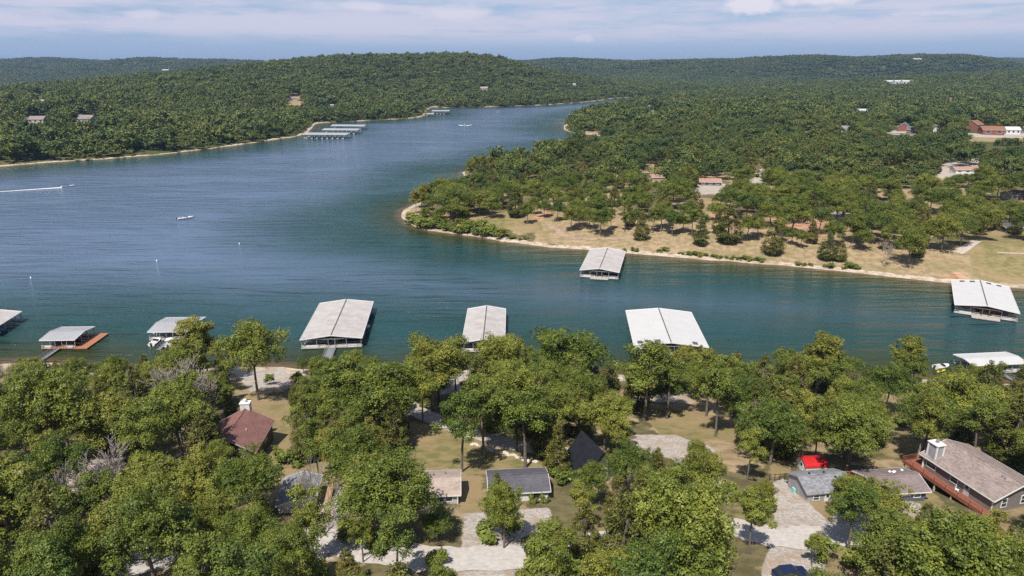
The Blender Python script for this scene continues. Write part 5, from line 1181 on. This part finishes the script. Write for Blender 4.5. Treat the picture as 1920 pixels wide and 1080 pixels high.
far_house(75, 197, 16, 12, 5, 3.5, 20, 'side_ltgrey', 'shingle_tan', 'pale gabled house behind two lake houses'); far_house(550, 188, 14, 9, 4, 2.5, 15, 'side_tan', 'shingle_brown', 'house at the top of a mown clearing across the lake')
far_house(619, 200, 14, 8, 3, 1.5, 0, 'side_tan', 'metal_roof_white', 'low white roofed house above the wooded bay'); far_house(908, 170, 20, 12, 7, 3, -15, 'side_tan', 'shingle_tan', 'lone tan house on the big wooded hill')
far_house(1076, 162, 16, 10, 6, 3, 10, 'side_white', 'metal_roof_white', 'lone white house low on the far slope'); far_house(312, 135, 40, 24, 10, 5, 0, 'side_white', 'metal_roof_white', 'white house standing out on the distant left ridge'); far_house(450, 134.5, 26, 12, 4, 2, 0, 'side_white', 'metal_roof_white', 'long low white building on the left skyline')
far_house(524, 131, 26, 12, 4, 2, 0, 'side_ltgrey', 'shingle_brown', 'grey house near the top of the left hill')
far_house(1231, 337, 9, 7, 2.4, 1.6, 10, 'side_tan', 'shingle_pink', 'small house with pink roof in the peninsula wood'); far_house(1330, 346, 14, 8, 2.6, 1.8, -6, 'side_dark', 'shingle_pink', 'long house with faded pink roof above a gravel yard')
far_house(1808, 324, 17, 8, 3.0, 1.6, -3, 'side_white', 'shingle_pink', 'low white walled house with pale red roof behind a tan yard'); far_house(1905, 372, 14, 9, 3, 1.8, 5, 'side_tan', 'shingle_brown', 'brown roofed house at the right edge among oaks'); far_house(1915, 310, 12, 9, 3, 1.6, -8, 'side_ltgrey', 'shingle_grey', 'grey roofed house beside the tall utility pole')
far_house(1895, 432, 12, 8, 2.6, 1.4, 5, 'side_dark', 'shingle_dark', 'dark low building under oaks by the boat ramp')
hl_ = far_house(1694, 245, 20, 12, 5.0, 4.5, 60, 'side_log', 'shingle_green', 'red log lodge with green gabled roof', wins=3); far_house(1713, 249, 13, 10, 4, 3.2, -28, 'side_log', 'shingle_green', 'gabled red log wing beside the log lodge', wins=2)
far_house(1824, 244, 18, 14, 7, 4.5, 40, 'side_log', 'shingle_rust', 'tall red house with rusty roof beside the barn'); far_house(1857, 252, 22, 12, 5.5, 3.5, -8, 'side_log', 'shingle_rust', 'large red barn with orange roof', 'barn', 2)
far_house(1753, 247, 12, 9, 5, 3, 80, 'side_white', 'shingle_brown', 'white house between the log lodge and the red barn'); far_house(1787, 246, 10, 8, 4, 2.5, 30, 'side_ltgrey', 'shingle_grey', 'small grey house left of the tall red house'); far_house(1895, 251, 14, 10, 5, 3, -10, 'side_white', 'metal_roof_white', 'white house with white roof right of the red barn'); far_house(1930, 250, 14, 10, 5, 3, -10, 'side_white', 'metal_roof_white', 'white gabled house beyond the red barn')
far_house(1617, 213, 22, 16, 5, 3, 5, 'side_white', 'metal_roof_white', 'white metal building standing alone in the lowland wood'); far_house(1510, 254, 9, 7, 3, 2, 0, 'side_tan', 'shingle_pink', 'tiny tan house with pink roof by three poles'); far_house(1587, 246, 14, 9, 4, 2.5, -12, 'side_ltgrey', 'shingle_grey', 'grey roofed house left of the log lodge')
far_house(1782, 190, 18, 11, 5, 3, 0, 'side_tan', 'shingle_rust', 'lone house with rust roof above a clearing'); far_house(1220, 208, 12, 9, 8, 3, 15, 'side_ltgrey', 'shingle_brown', 'tall house with brown roof behind the spit'); far_house(1257, 222, 9, 7, 3.5, 1.5, 0, 'side_white', 'metal_roof_white', 'small white hut near the back shore'); far_house(1680, 206, 16, 9, 3, 1.5, 0, 'side_white', 'metal_roof_white', 'low white shed in the lowland wood')
for u, L in ((1668, 40), (1684, 30), (1700, 36)): far_house(u, 158, L, 18, 9, 4, 0, 'side_white', 'metal_roof_white', 'white building in the distant settlement', wins=3)['group'] = 'white buildings of the distant settlement'
far_house(1718, 115, 40, 24, 10, 5, 0, 'side_tan', 'metal_roof', 'pale house on the distant round hill')
# poles and masts
def pole(u, v, h, label, group='utility poles'):
    p = hit(u, v); o = empty('utility_pole', tuple(p), random.uniform(-.4, .4), label, 'utility pole', group)
    MB().tube([(0, 0, -1), (0, 0, h)], [.2, .13], 8).build('pole', 'pole_wood', o); MB().box(-1.2, -.08, h - 1.0, 1.2, .08, h - .82).build('crossarm', 'pole_wood', o); MB().tube([(.35, 0, h - 2.6), (.35, 0, h - 1.5)], [.24, .24], 8).build('transformer', 'galv_steel', o)
    for sx in (-1.1, 0, 1.1): MB().tube([(sx, 0, h - .82), (sx, 0, h - .6)], [.06, .05], 6).build('insulator', 'white_paint', o)
pole(1737, 394, 13, 'utility pole rising from the oaks on the peninsula', None); pole(1886, 350, 13.5, 'utility pole beside the lane at the right edge', None); pole(1647, 246, 13, 'utility pole left of the log lodge', None); pole(1623, 206, 16, 'utility pole behind the lone white metal building', None)
for u in (1476, 1485, 1520): pole(u, 246, 12, 'utility pole over the lowland trees behind the peninsula')
for u, v, h, d in ((182, 110, 62, 6500), (380, 110, 58, 6300), (1632, 109, 55, 5200)):
    p = at_d(u, v, d); z = zg(p[0], p[1]); top = at_d(u, v - 13, d)[2]; o = empty('radio_mast', (p[0], p[1], z), 0, 'thin lattice radio mast on the distant skyline', 'mast', 'radio masts')
    m_ = MB(); H_ = top - z
    for k in range(3): a = k * 2.094; m_.bar((1.6 * math.cos(a), 1.6 * math.sin(a), -2), (.6 * math.cos(a), .6 * math.sin(a), H_), .5)
    for k in range(12): zz = k * H_ / 12; m_.bar((1.3, 0, zz), (-.6, 1.0, zz + H_ / 12), .3)
    m_.build('mast', 'tower_steel', o); MB().tube([(0, 0, H_), (0, 0, H_ + 4)], [.3, .2], 6).build('beacon', 'red_metal', o)

# ------------------------------------------------------------------ haze
hm = bpy.data.materials.new('haze'); hm.use_nodes = True; t = NT(hm.node_tree); t.n.clear(); out = t.new('ShaderNodeOutputMaterial'); pv = t.new('ShaderNodeVolumePrincipled')
pv.inputs['Color'].default_value = (.46, .68, 1, 1); pv.inputs['Density'].default_value = 0.000062; pv.inputs['Anisotropy'].default_value = .25; t.link(pv.outputs[0], out.inputs['Volume'])
b = MB().box(-16000, -900, -12, 16000, 14500, 225); me = b.mesh('haze', None); me.materials.append(hm); hz_ = bpy.data.objects.new('haze', me); COL.objects.link(hz_); tag(hz_, kind='stuff')
